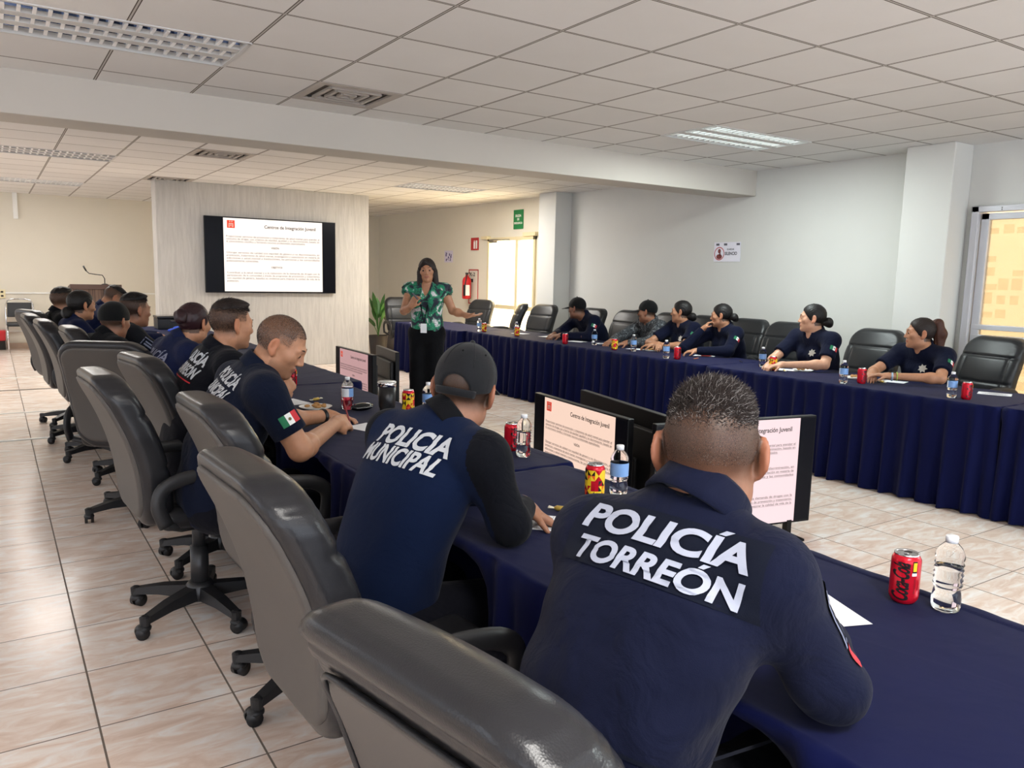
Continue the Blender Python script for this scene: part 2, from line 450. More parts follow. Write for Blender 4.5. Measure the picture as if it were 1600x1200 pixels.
for k, (y0, y1) in enumerate(FILL_WIN):
    mb = MB()
    for y in (y0, (y0+y1)/2-.025, y1-.05): mb.box((XL-.12, y, .85), (XL-.06, y+.05, 2.45))
    mb.box((XL-.12, y0, .85), (XL-.06, y1, .9)).box((XL-.12, y0, 2.4), (XL-.06, y1, 2.45)); structure(mb.build('fill_window_%d' % (k+1), M_ALU))
# right wall with two door openings
D1 = (1.72, 3.72, 2.19); D2 = (10.45, 11.9, 2.13)
mb = MB()
for y0, y1, z0 in ((YF, D1[0], 0), (D1[0], D1[1], D1[2]), (D1[1], 9.7, 0)): mb.box((XR, y0, z0), (XR+.16, y1, ZC+.3))
structure(mb.build('wall_right', M_WALL))
mb = MB()
for y0, y1, z0 in ((9.7, D2[0], 0), (D2[0], D2[1], D2[2]), (D2[1], YB, 0)): mb.box((XR, y0, z0), (XR+.16, y1, ZC+.3))
structure(mb.build('wall_right_far', M_CREAM))
structure(box('pillar_right', (7.0, 3.78, 0), (XR, 4.22, ZC), M_WALL, bevel=.008))
structure(box('pillar_far', (7.0, 9.56, 0), (XR, 9.99, ZC), M_WALL, bevel=.008))
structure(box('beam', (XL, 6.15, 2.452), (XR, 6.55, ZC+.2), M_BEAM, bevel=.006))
structure(box('wall_screen', (2.01, 12.3, 0), (5.23, 12.62, ZC), M_STUCCO, bevel=.006))
M_BASE = mat('baseboard_tile', srgb(206, 180, 158), .35, var=.12, vscale=14)
structure(box('baseboard_back', (XL, YB-.012, 0), (XR, YB, .10), M_BASE))
structure(box('baseboard_right', (XR-.012, YF, 0), (XR, D1[0], .09), M_BASE))
structure(box('trim_1', (XL, YB-.022, .975), (2.9, YB, 1.0), M_WHITE))
structure(box('trim_2', (.40, YB-.04, 2.28), (.47, YB, ZC), M_WHITE))
structure(box('trim_3', (XL, YB-.018, .30), (2.0, YB, .318), M_WHITE))
# light strips let into the far floor
for k, y in enumerate((7.87, 9.34, 11.06, 12.25)):
    structure(box('trim_%d' % (4+k), (-3.5, y-.022, 0), (.9, y+.022, .006), mat('floor_strip', srgb(236, 234, 228) if k != 2 else srgb(120, 112, 104), .3)))
# outside: sunlit wall and paving seen through the doors
M_OUT = mat('sunlit_render', srgb(238, 216, 178), .9, var=.08, vscale=2)
structure(box('exterior_wall', (10.6, -6, -.1), (10.8, 20, 4.4), M_OUT))
structure(box('exterior_ground', (XR+.16, -6, -.12), (10.6, 20, -.02), mat('paving', srgb(200, 186, 160), .9, var=.1)))

# ------------------------------------------------------------------ doors
M_GLASS = mat('clear_glass', (1, 1, 1, 1), .02, trans=1, ior=1.45)
def film(name, c, tr, tint=1):
    g = NT(name); t = g.t; N = t.nodes; out = N['Material Output']
    a = N.new('ShaderNodeBsdfTransparent'); a.inputs[0].default_value = (tint, tint*.98, tint*.94, 1)
    b = N.new('ShaderNodeBsdfTranslucent'); b.inputs[0].default_value = c
    d = N.new('ShaderNodeBsdfDiffuse'); d.inputs[0].default_value = c
    m1 = N.new('ShaderNodeMixShader'); m1.inputs[0].default_value = .25; t.links.new(b.outputs[0], m1.inputs[1]); t.links.new(d.outputs[0], m1.inputs[2])
    m2 = N.new('ShaderNodeMixShader'); m2.inputs[0].default_value = tr; t.links.new(m1.outputs[0], m2.inputs[1]); t.links.new(a.outputs[0], m2.inputs[2])
    t.links.new(m2.outputs[0], out.inputs[0]); return g.m
M_PANE = film('thin_pane', srgb(240, 230, 208), .86, .54); M_FILM = film('frosted_film', srgb(246, 236, 218), .93, .95); M_FROST = film('pale_film', srgb(255, 252, 232), .8)
d1 = MB(); y0, y1, zt = D1
for lo, hi in (((XR-.05, y1-.06, 0), (XR+.1, y1, zt)), ((XR-.05, y0, 0), (XR+.1, y0+.06, zt)), ((XR-.05, y0, zt-.05), (XR+.1, y1, zt)),
               ((XR-.01, y1-.135, 0), (XR+.05, y1-.07, zt-.06)), ((XR-.01, y0+.07, 0), (XR+.05, y0+.135, zt-.06)), ((XR-.01, y0+.07, zt-.115), (XR+.05, y1-.07, zt-.06)),
               ((XR-.012, y0+.07, 1.12), (XR+.05, y1-.07, 1.165)), ((XR-.012, y0+.07, 1.0), (XR+.05, y1-.07, 1.075)), ((XR-.01, y0+.07, 0), (XR+.05, y1-.07, .12))):
    d1.box(lo, hi)
door1 = structure(d1.build('door_1', M_ALU, bevel=.004))
box('glass_pane', (XR+.015, y0+.1, .1), (XR+.02, y1-.1, zt-.1), M_PANE, door1)
sc_ = MB()
for y in (y1-.25, y1-.62, y1-1.0, y1-1.4): sc_.ball((XR-.051, y, zt-.02), .005, 8, 6); sc_.ball((XR-.051, y, zt-.036), .005, 8, 6)
sc_.build('screw', M_DARK, door1)
fp = MB(); r_ = random.Random(5)
for gy in range(16):
    for gz in range(16):
        if r_.random() < .5 and not (3 <= gy <= 9 and 8 <= gz <= 11):
            a = y1-.14-gy*.108; b = .14+gz*.121; s1 = r_.choice((.07, .085, .098)); s2 = r_.choice((.05, .075, .1))
            if a-s1 > y0+.15 and b+s2 < zt-.12: fp.box((XR+.021, a-s1, b), (XR+.0225, a, b+s2))
fp.build('film_pattern', M_FILM, door1)
d2 = MB(); y0, y1, zt = D2
for lo, hi in (((XR-.04, y1-.06, 0), (XR+.1, y1, zt)), ((XR-.04, y0, 0), (XR+.1, y0+.05, zt)), ((XR-.04, y0, zt-.06), (XR+.1, y1, zt)),
               ((XR-.03, y0+.50, 0), (XR+.06, y0+.58, zt)), ((XR-.03, y0+.58, .93), (XR+.06, y1-.06, 1.0)), ((XR-.03, y0+.05, .93), (XR+.06, y0+.5, 1.0)),
               ((XR-.08, y0-.05, zt), (XR+.02, y0+.3, zt+.06)), ((XR-.08, y1-.05, zt-.02), (XR+.02, y1+.16, zt+.03)), ((XR-.03, y0+.05, 0), (XR+.06, y1-.06, .1))):
    d2.box(lo, hi)
door2 = structure(d2.build('door_2', M_CREAMFRAME, bevel=.004))
box('glass_pane', (XR+.015, y0+.05, .1), (XR+.02, y1-.06, zt-.06), M_FROST, door2)
dc = MB().tube([(XR-.06, y1-.1, zt-.06), (XR-.12, y1-.35, zt-.05), (XR-.07, y1-.75, zt-.045)], .012).box((XR-.1, y1-.42, zt-.09), (XR-.04, y1-.16, zt-.03))
dc.build('door_closer', M_METAL, door2)

# ------------------------------------------------------------------ recessed fluorescent fixtures and air vents
M_TROUGH = mat('blue_grey_reflector', srgb(96, 116, 156), .16, 1)
M_BLADE = mat('white_louvre_blade', srgb(245, 245, 245), .3)
M_TUBE_OFF = mat('unlit_tube', srgb(225, 228, 232), .3)
M_TUBE_ON = mat('lit_tube', srgb(240, 255, 250), .4, emit=(.85, 1, .97), estr=5)
M_TUBE_WARM = mat('lit_warm_tube', srgb(255, 250, 240), .4, emit=(1, .96, .88), estr=3)
def fixture(i, j, tube, label):
    x0, y0 = GX0+i*TILE, GY0+j*TILE; L = 2*TILE; t = thing('ceiling_light', label, 'ceiling light', (x0+L/2, y0+TILE/2, ZC), group=None)
    L2, W2 = L/2, TILE/2; f = MB(); f.box((-L2, -W2, .1), (L2, W2, .11))
    for s in (-1, 1):
        f.box((s*L2-.012, -W2, -.006), (s*L2+.012, W2, .1)); f.box((-L2, s*W2-.012, -.006), (L2, s*W2+.012, .1))
    for y in (-.095, .095): f.box((-L2, y-.039, -.002), (L2, y+.039, .1))
    f.build('frame', M_CEILMETAL, t)
    for y in (-.195, 0, .195):
        tr = MB(); K = 9; hw = .056
        for a in range(K): 
            u = -1+2*a/(K-1); 
            for x in (-L2+.015, L2-.015): tr.v.append((x, y+u*hw, .092-.07*u*u))
        tr.f = [(2*a, 2*a+1, 2*a+3, 2*a+2) for a in range(K-1)]; tr.m = [0]*(K-1)
        tr.build('reflector', M_TROUGH, t, smooth=True)
        lo = MB(); n = 17
        for k in range(n):
            x = -L2+.04+(L-.08)*(k+.5)/n
            lo.add([(x-.009, y-hw, 0), (x+.009, y-hw, 0), (x+.009, y+hw, 0), (x-.009, y+hw, 0), (x, y-hw, .05), (x, y+hw, .05)],
                   [(0, 3, 2, 1), (0, 1, 4), (1, 2, 5, 4), (2, 3, 5), (3, 0, 4, 5)])
        lo.build('louvre', M_BLADE, t)
        MB().tube([(-L2+.03, y, .066), (L2-.03, y, .066)], .013, 10).build('tube', tube, t, smooth=True)
    return t
M_CEILMETAL = mat('white_sheet_metal', srgb(205, 204, 202), .5)
fixture(0, 7, M_TUBE_OFF, 'unlit three-tube ceiling light with blue-grey louvre, top left before the beam')
fixture(8, 7, M_TUBE_ON, 'bright lit three-tube ceiling light near the right wall before the beam')
fixture(0, 16, M_TUBE_OFF, 'three-tube ceiling light behind the beam, nearer of the two at far left')
fixture(0, 22, M_TUBE_WARM, 'farthest ceiling light at left, close to the back wall')
fixture(8, 16, M_TUBE_WARM, 'lit ceiling light behind the beam, above the presenter by the far door')
fixture(0, -2, M_TUBE_OFF, 'unlit ceiling light behind the photographer at left')
fixture(8, -2, M_TUBE_ON, 'lit ceiling light behind the photographer at right')
M_VENT = mat('vent_grille', srgb(176, 168, 160), .6)
def vent(i, j, dy, label):
    x0, y0 = GX0+i*TILE+TILE/2, GY0+j*TILE+TILE/2+dy; t = thing('ceiling_vent', label, 'air vent', (x0, y0, ZC))
    f = MB(); a, b = TILE/2, .245
    f.box((-a, -a, .05), (a, a, .06))
    for s in (-1, 1): f.box((-a, s*(a+b)/2-(a-b)/2, -.004), (a, s*(a+b)/2+(a-b)/2, .012)); f.box((s*(a+b)/2-(a-b)/2, -b, -.004), (s*(a+b)/2+(a-b)/2, b, .012))
    for k in range(1, 4):
        q = b*(1-k*.27)
        for s in (-1, 1): f.box((-q, s*q-.012, -.006), (q, s*q+.012, .01)); f.box((s*q-.012, -q, -.006), (s*q+.012, q, .01))
    f.build('grille', M_VENT, t)
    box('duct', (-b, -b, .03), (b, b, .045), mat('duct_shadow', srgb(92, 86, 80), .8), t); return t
vent(3, 8, 0, 'square ceiling air vent just in front of the beam')
vent(3, 14, 0, 'square ceiling air vent behind the beam')
vent(3, 19, 0, 'ceiling air vent against the top of the screen wall')
# ------------------------------------------------------------------ executive chairs
def m_leather(name, c, rough=.38):
    g = NT(name); co = g.coords(); g.b.inputs['Roughness'].default_value = rough; g.b.inputs['Specular IOR Level'].default_value = .34
    n = g.noise(co, 5, 4); g.put(g.mix(n, tuple(x*.8 for x in c[:3])+(1,), c), g.b.inputs['Base Color'])
    v = g.n('ShaderNodeTexVoronoi'); v.inputs['Scale'].default_value = 420; g.put(co, v.inputs['Vector'])
    k = g.math('ADD', g.math('MULTIPLY', v.outputs[0], .35), g.math('MULTIPLY', g.noise(co, 12, 3), 1.2))
    g.bump(k, .13, .004); return g.m
M_LEATHER = m_leather('black_leather', srgb(36, 36, 39), .3); M_LEATHER2 = m_leather('plain_black_leather', srgb(38, 39, 41), .36)
M_REAR = m_leather('sheen_grey_leather', srgb(80, 76, 73), .5); M_NYLON = mat('black_nylon', srgb(34, 34, 36), .45, bump=.04)  # rear panels: grey sheen of the black leather is put into the colour
M_COLUMN = mat('gas_column', srgb(52, 52, 54), .35, .3)
def yb(z): return -.205-.30*(z-.5)+.05*np.sin((z-.5)*5.2)      # curve of the backrest, leaning back
def hw(z): return np.interp(z, [.44, .55, .7, .85, 1.0, 1.1], [.205, .24, .262, .268, .258, .235])
def back_prim(inset=0., th=.044, off=0., zlo=.46, zhi=1.09, rc=.10, roll=True, cush=True, rr=.04):
    def f(p):
        x, z = p[:, 0], p[:, 2]; v = p[:, 1]-yb(z)-off
        zc, hh = (zlo+zhi)/2, (zhi-zlo)/2-inset
        qx = np.abs(x)-(hw(z)-inset)+rc; qz = np.abs(z-zc)-hh+rc
        d2 = np.hypot(np.maximum(qx, 0), np.maximum(qz, 0))+np.minimum(np.maximum(qx, qz), 0)-rc
        t = np.full(len(p), th)
        if roll: t = t+.012*np.exp(-((z-1.05)/.05)**2)
        if cush:
            fr = v > 0
            t = t+np.where(fr, .020*np.cos(np.clip(x/.24, -1, 1)*1.5)-.012*np.exp(-((z-.93)/.010)**2)-.010*np.exp(-((z-.72)/.010)**2)
                           -.008*np.exp(-((np.abs(x)-.19)/.010)**2)*(z < .93), -(.010 if roll else 0)*np.exp(-((z-1.025)/.010)**2))
        d1 = np.abs(v)-t
        a, b = d2+rr, d1+rr
        return (np.minimum(np.maximum(a, b), 0)+np.hypot(np.maximum(a, 0), np.maximum(b, 0))-rr)*.85
    return Prim(f)
def chair_meshes(h):
    out = {}
    def crease(p): return .0016*np.sin(60*p[:, 0]+25*np.sin(18*p[:, 2]))*np.exp(-((p[:, 2]-1.03)/.06)**2)*np.clip((np.abs(p[:, 0])-.12)/.1, 0, 1)
    v, q = nets([back_prim(th=.044 if h < .007 else .056, roll=h < .007)], (-.3, -.55, .42), (.3, -.02, 1.14), h, crease); out['backrest'] = np_mesh('backrest', v, q)
    lowp = h > .007
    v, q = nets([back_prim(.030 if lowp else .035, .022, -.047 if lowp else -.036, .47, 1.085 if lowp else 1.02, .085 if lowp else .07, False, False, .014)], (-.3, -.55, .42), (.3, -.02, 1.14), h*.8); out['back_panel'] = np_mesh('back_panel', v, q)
    def seat(p):
        q = np.abs(p-np.array([0, .035, .495]))-np.array([.25, .245, .045])+.045
        d = np.linalg.norm(np.maximum(q, 0), axis=1)+np.minimum(q.max(1), 0)-.045
        return d-.012*np.cos(np.clip(p[:, 0]/.25, -1, 1)*1.4)*(p[:, 2] > .49)+.006*np.exp(-((np.abs(p[:, 0])-.17)/.012)**2)*(p[:, 2] > .5)
    v, q = nets([Prim(seat)], (-.28, -.24, .42), (.28, .32, .58), h); out['seat'] = np_mesh('seat', v, q)
    return out
_ch = chair_meshes(.009); _chf = chair_meshes(.006)
pp = []                                                          # piping round the rear panel
for a in np.linspace(0, 2*math.pi, 72, endpoint=False):
    c, s = math.cos(a), math.sin(a); e = .22
    x = math.copysign(abs(c)**e, c); z = .745+math.copysign(abs(s)**e, s)*.242
    pp.append((x*(float(hw(z))-.037), float(yb(z))-.055, z))
pp.append(pp[0]); _pip = MB().tube(pp, .005, 6, caps=False).mesh('piping')
def arm_mesh(s):
    m = MB(); x = s*.30
    path = [(x, -.20, .50), (x, -.235, .58), (x, -.215, .655), (x, -.13, .685), (x, .0, .69), (x, .12, .675), (x, .175, .635), (x, .17, .56), (x-s*.01, .14, .475), (x-s*.03, .10, .452)]
    P = [np.array(path[0])]
    for a, b in zip(path, path[1:]):
        for k in (.25, .5, .75, 1): P.append(np.array(a)*(1-k)+np.array(b)*k)
    P = np.array(P)
    for _ in range(3): P[1:-1] = .25*P[:-2]+.5*P[1:-1]+.25*P[2:]
    m.tube(P, [.021]*len(P), 10, flat=(1.35, .72)); m.tube([(x-s*.01, -.2, .5), (x-s*.1, -.12, .452), (x-s*.12, .0, .448)], .016, 8); m.tube([(x-s*.02, .105, .452), (x-s*.12, .08, .446)], .018, 8)
    return m.mesh('armrest')
_arm = {s: arm_mesh(s) for s in (-1, 1)}
_col = MB().lathe([(.028, .30), (.028, .44)], 16).lathe([(.038, .12), (.038, .30)], 16).lathe([(.055, .06), (.06, .075), (.06, .125), (.045, .14)], 16).box((-.10, -.1, .43), (.10, .12, .452)).tube([(.1, .03, .435), (.24, .03, .425)], .006, 6).ball((.25, .03, .425), (.02, .012, .012)).mesh('gas_column')
_leg = MB().add([(.04, -.032, .065), (.04, .032, .065), (.04, .028, .125), (.04, -.028, .125), (.30, -.022, .062), (.30, .022, .062), (.30, .018, .088), (.30, -.018, .088), (.18, -.028, .072), (.18, .028, .072), (.18, .024, .112), (.18, -.024, .112)],
    [(0, 1, 2, 3), (8, 4, 5, 9), (9, 5, 6, 10), (10, 6, 7, 11), (11, 7, 4, 8), (0, 8, 9, 1), (1, 9, 10, 2), (2, 10, 11, 3), (3, 11, 8, 0), (4, 7, 6, 5)]).lathe([(.02, .05), (.022, .088), (.012, .094)], 12, c=(.30, 0, 0)).mesh('base_leg')
cm = MB()
for s in (-1, 1):
    n = 16; vs = [(.012+.027*math.cos(2*math.pi*k/n), s*q, .027+.027*math.sin(2*math.pi*k/n)) for q in (.008, .024) for k in range(n)]
    cm.add(vs, [tuple(range(n)), tuple(range(n, 2*n))]+[(k, (k+1) % n, n+(k+1) % n, n+k) for k in range(n)])
cm.ball((.005, 0, .042), (.03, .028, .018)).tube([(0, 0, .04), (0, 0, .07)], .009, 8)
_cast = cm.mesh('caster')
for me_, m_ in [(_col, M_COLUMN), (_leg, M_NYLON), (_cast, M_NYLON), (_pip, M_LEATHER), (_arm[1], M_NYLON), (_arm[-1], M_NYLON)]: me_.materials.append(m_)
for me_ in (_col, _cast, _pip, _arm[1], _arm[-1]): me_.polygons.foreach_set('use_smooth', np.ones(len(me_.polygons), bool))
def inst(name, me, parent, loc=(0, 0, 0), rz=0):
    o = bpy.data.objects.new(name, me); COL.objects.link(o); o.parent = parent; o.location = loc; o.rotation_euler = (0, 0, rz); return o
def make_chair(label, fine, group, leather, rear, base_rot=.35):
    t = thing('office_chair', label, 'chair', group=group); src = _chf if fine else _ch
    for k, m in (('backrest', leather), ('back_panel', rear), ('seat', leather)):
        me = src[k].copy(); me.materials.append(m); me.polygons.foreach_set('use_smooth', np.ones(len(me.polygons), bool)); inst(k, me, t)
    if fine: inst('piping', _pip, t)
    for s in (-1, 1): inst('armrest', _arm[s], t)
    inst('gas_column', _col, t)
    for k in range(5):
        a = base_rot+2*math.pi*k/5
        inst('base_leg', _leg, t, rz=a); inst('caster', _cast, t, (.30*math.cos(a), .30*math.sin(a), 0), a+.5+k*1.3)
    return t
G1 = 'grey-backed office chairs along the near tables'; G2 = 'black office chairs along the far tables'
R_ = math.radians
NEAR_CH = [  # x, y, facing (degrees anticlockwise from +X), label
    (.74, .815, 11, 'grey-backed leather office chair closest to the camera, its creased headroll filling the bottom edge'),
    (.80, 1.74, 3, 'grey-backed office chair behind the man in the dark cap with POLICIA MUNICIPAL on his back'),
    (.92, 2.66, 2, 'grey-backed office chair standing empty between the capped man and the man writing'),
    (.70, 3.52, 4, 'grey-backed office chair with whole five-star base in view, under the man writing'),
    (.93, 4.14, 8, 'grey-backed office chair behind the man in the POLICIA TORREON vest in mid row'),
    (.70, 5.16, 56, 'wide dark office chair turned away from us, below the man in the flat black cap'),
    (.80, 6.15, 3, 'office chair third past the turned chair, nearest of three slim backs at left'),
    (.68, 6.95, 3, 'office chair whose slim back is middle of the three at left'),
    (.62, 7.75, 3, 'office chair whose slim back is farthest of the three at left'),
    (.62, 8.55, 20, 'black office chair behind the short-haired man farthest along the near row')]
FAR_CH = [
    (6.38, 2.20, 180, 'black office chair at the right picture edge before the patterned glass door'),
    (6.62, 3.32, 168, 'black office chair behind the woman with the auburn ponytail'),
    (6.46, 4.22, 178, 'black office chair behind the woman with the low bun and star badge'),
    (6.52, 5.20, 184, 'empty tall black office chair between the hand-to-mouth woman and the star-badge woman'),
    (6.60, 5.82, 180, 'black office chair behind the woman holding a hand to her mouth'),
    (6.60, 6.43, 180, 'black office chair behind the woman with folded arms'),
    (6.62, 7.04, 180, 'black office chair behind the man in camouflage'),
    (6.52, 7.66, 182, 'empty black office chair between the two men in black caps'),
    (6.42, 8.30, 180, 'black office chair behind the black-capped man leaning on the table'),
    (6.42, 9.38, 186, 'empty broad black office chair in front of the far pillar'),
    (6.42, 10.12, 152, 'empty black office chair turned sideways before the bright far door'),
    (6.50, 11.2, 196, 'empty black office chair behind the presenter\'s open left hand'),
    (5.75, 12.0, 262, 'low black office chair at the far end of the far tables')]
def place_chairs():
    first = None
    for n, (x, y, a, lab) in enumerate(NEAR_CH):
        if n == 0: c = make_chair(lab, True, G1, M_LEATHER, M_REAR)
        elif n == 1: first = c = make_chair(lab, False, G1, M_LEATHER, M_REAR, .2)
        else: c = copy_tree(first, (0, 0, 0), 0, lab)
        c.location = (x, y, 0); c.rotation_euler = (0, 0, R_(a-90))
    for n, (x, y, a, lab) in enumerate(FAR_CH):
        if n == 0: f2 = c = make_chair(lab, False, G2, M_LEATHER2, M_LEATHER2, .9)
        else: c = copy_tree(f2, (0, 0, 0), 0, lab)
        c.location = (x, y, 0); c.rotation_euler = (0, 0, R_(a-90))
place_chairs()

# ------------------------------------------------------------------ tables under navy cloths
def m_cloth():
    g = NT('navy_cloth'); co = g.coords(); n = g.noise(co, 4, 4)
    g.put(g.mix(n, srgb(8, 13, 50), srgb(11, 17, 60)), g.b.inputs['Base Color']); g.b.inputs['Roughness'].default_value = .7
    g.b.inputs['Sheen Weight'].default_value = .05; g.b.inputs['Specular IOR Level'].default_value = .06
    wv = g.noise(co, 700, 2); k = g.math('ADD', g.math('MULTIPLY', wv, .25), g.math('MULTIPLY', g.noise(co, 5, 3, .5, .6), 3.0)); g.bump(k, .25, .004); return g.m
M_CLOTH = m_cloth()
def tablecloth(x0, x1, y0, y1, zt, label, group, seed, push=(), side=-1, ruf=.006):
    r = np.random.default_rng(seed); ph = r.uniform(0, 6.28, 8); rc = .035; pts = []; nrm = []
    def seg(a, b):
        a, b = np.array(a), np.array(b); L = np.linalg.norm(b-a); n = max(2, int(L/.02)); d = (b-a)/L
        for k in range(n): pts.append(a+(b-a)*k/n); nrm.append((d[1], -d[0]))
    def arc(c, a0):
        for k in range(4): t = a0+math.pi/2*k/4; pts.append(np.array(c)+rc*np.array([math.cos(t), math.sin(t)])); nrm.append((math.cos(t), math.sin(t)))
    seg((x0+rc, y0), (x1-rc, y0)); arc((x1-rc, y0+rc), -math.pi/2); seg((x1, y0+rc), (x1, y1-rc)); arc((x1-rc, y1-rc), 0)
    seg((x1-rc, y1), (x0+rc, y1)); arc((x0+rc, y1-rc), math.pi/2); seg((x0, y1-rc), (x0, y0+rc)); arc((x0+rc, y0+rc), math.pi)
    P = np.array(pts); N = np.array(nrm); n = len(P); s = np.r_[0, np.cumsum(np.linalg.norm(np.diff(P, axis=0), axis=1))]
    wob = np.sin(2*math.pi*s/.23+2*np.sin(1.9*s+ph[0])+ph[1])
    rows = []
    for ins, z in ((.03, 0), (.02, 0), (.008, .001)): rows.append(np.c_[P-N*ins, np.full(n, zt+z)+(ruf*.35*np.maximum(wob, 0) if ins < .05 else 0)])
    for z in (zt-.004, zt-.02, zt-.05, zt-.1, zt-.17, zt-.25, zt-.34, zt-.43, zt-.52, zt-.6, zt-.67, .035, .008):
        k = (zt-z)/zt; amp = .004+.030*k**.8
        wv = np.sin(2*math.pi*s/.135+1.7*np.sin(2.3*s+ph[2])+ph[3]+.5*k)+.45*np.sin(2*math.pi*s/.083+2*np.sin(1.3*s+ph[4])+ph[5])+.3*np.sin(2*math.pi*s/.31+ph[6])
        off = amp*wv+.012*k+.006*(z < zt-.01)+ruf*wob*np.exp(-((zt-z-.03)/.04)**2)
        Q = P+N*off[:, None]
        if push:
            m = (N[:, 0]*side > .5)
            for (py, w_, a_) in push: Q[:, 0] -= side*np.where(m, a_*np.exp(-((P[:, 1]-py)/w_)**4)*min(1, max(0, (zt-.03-z)/.1)), 0)
        rows.append(np.c_[Q, np.full(n, z+(.006*np.sin(2*math.pi*s/.4+ph[7]) if z < .02 else 0))])
    V_ = np.concatenate(rows); mb = MB(); mb.v = [tuple(p) for p in V_.tolist()]; K = len(rows)
    for i in range(K-1):
        for k in range(n): mb.f.append((i*n+k, (i+1)*n+k, (i+1)*n+(k+1) % n, i*n+(k+1) % n))
    mb.f.append(tuple(range(n))); mb.m = [0]*len(mb.f)
    c = V((x0+x1)/2, (y0+y1)/2, 0); mb.v = [tuple(np.array(p)-c) for p in mb.v]
    o = mb.build('tablecloth', M_CLOTH, loc=tuple(c), smooth=True); tag(o, label, 'tablecloth', group); return o
ZT, ZF = .75, .735
GN, GF = 'navy cloths on the near tables', 'navy cloths on the far tables'
pn = [(y, .2, .26) for y in (1.0, 2.0, 3.25, 3.95, 4.7, 5.6, 6.5, 7.3, 8.1, 9.0)]
tablecloth(1.08, 1.90, -.45, 2.47, ZT, 'navy tablecloth nearest the camera, with the red cola can and full water bottle on it', GN, 1, pn)
tablecloth(1.10, 1.96, 2.485, 5.06, ZT, 'navy tablecloth on the second near table, under the writing man\'s forearms and the black tumbler', GN, 2, pn)
tablecloth(1.16, 2.12, 5.075, 7.6, ZT, 'navy tablecloth on the third near table, in front of the tall floor screens', GN, 3, pn)
tablecloth(1.22, 2.20, 7.62, 10.9, ZT, 'navy tablecloth on the farthest near table, ending by the textured screen wall', GN, 4, pn)
pf = [(y, .2, .3) for y in (3.5, 4.45, 5.6, 6.2, 6.75, 8.0)]
tablecloth(5.36, 6.22, -.2, 2.44, ZF, 'navy tablecloth on the far table at the right picture edge, overlapping its neighbour', GF, 11, pf, 1, .012)
tablecloth(5.34, 6.20, 2.455, 4.95, ZF, 'navy pleated tablecloth on the far table before the ponytail woman', GF, 12, pf, 1)
tablecloth(5.36, 6.20, 4.965, 7.3, ZF, 'navy pleated tablecloth on the far table before the folded-arms woman', GF, 13, pf, 1)
tablecloth(5.36, 6.20, 7.315, 9.3, ZF, 'navy pleated tablecloth on the far table before the leaning black-capped man', GF, 14, pf, 1)
tablecloth(5.26, 6.12, 9.315, 11.35, ZF, 'navy pleated tablecloth on the farthest table, behind the presenter', GF, 15, (), 1)

# ------------------------------------------------------------------ televisions showing the slide
def m_screen(name, c, s):
    return mat(name, (.02, .02, .02), .25, emit=c, estr=s)
M_TEXT = mat('slide_writing', srgb(96, 88, 86), .9); M_TITLE = mat('slide_title', srgb(48, 44, 44), .9); M_LOGO = mat('slide_emblem', srgb(232, 70, 50), .9, emit=srgb(232, 70, 50), estr=.3)
M_BEZEL = mat('television_black', srgb(10, 10, 12), .35, spec=.25); M_PANEL = mat('dark_screen', srgb(9, 10, 18), .3, spec=.15); M_TVBACK = mat('television_rear', srgb(26, 26, 27), .5, bump=.06)
PARA = [(.745, 'Proporcionar servicios de prevención y tratamiento de salud mental para atender el', 1), (.71, 'consumo de drogas, con criterios de equidad, igualdad y no discriminación, basado en', 1),
        (.675, 'el conocimiento científico y formando recursos profesionales especializados.', .84), (.597, 'VISIÓN', 0),
        (.525, 'Otorgar servicios de calidad con equidad de género y no discriminación, en', 1), (.487, 'prevención, tratamiento de salud mental, investigación y capacitación en materia de', 1),
        (.449, 'adicciones y salud mental a instituciones, las personas y las comunidades', 1), (.411, 'potencialmente vulnerables.', .33), (.328, 'OBJETIVOS', 0),
        (.25, 'Contribuir a la salud mental y a la reducción de la demanda de drogas con la', 1), (.212, 'participación de la comunidad a través de programas de prevención y tratamiento,', 1),
        (.174, 'con equidad de género, basados en evidencia para mejorar la calidad de vida de la', 1), (.136, 'población.', .12)]
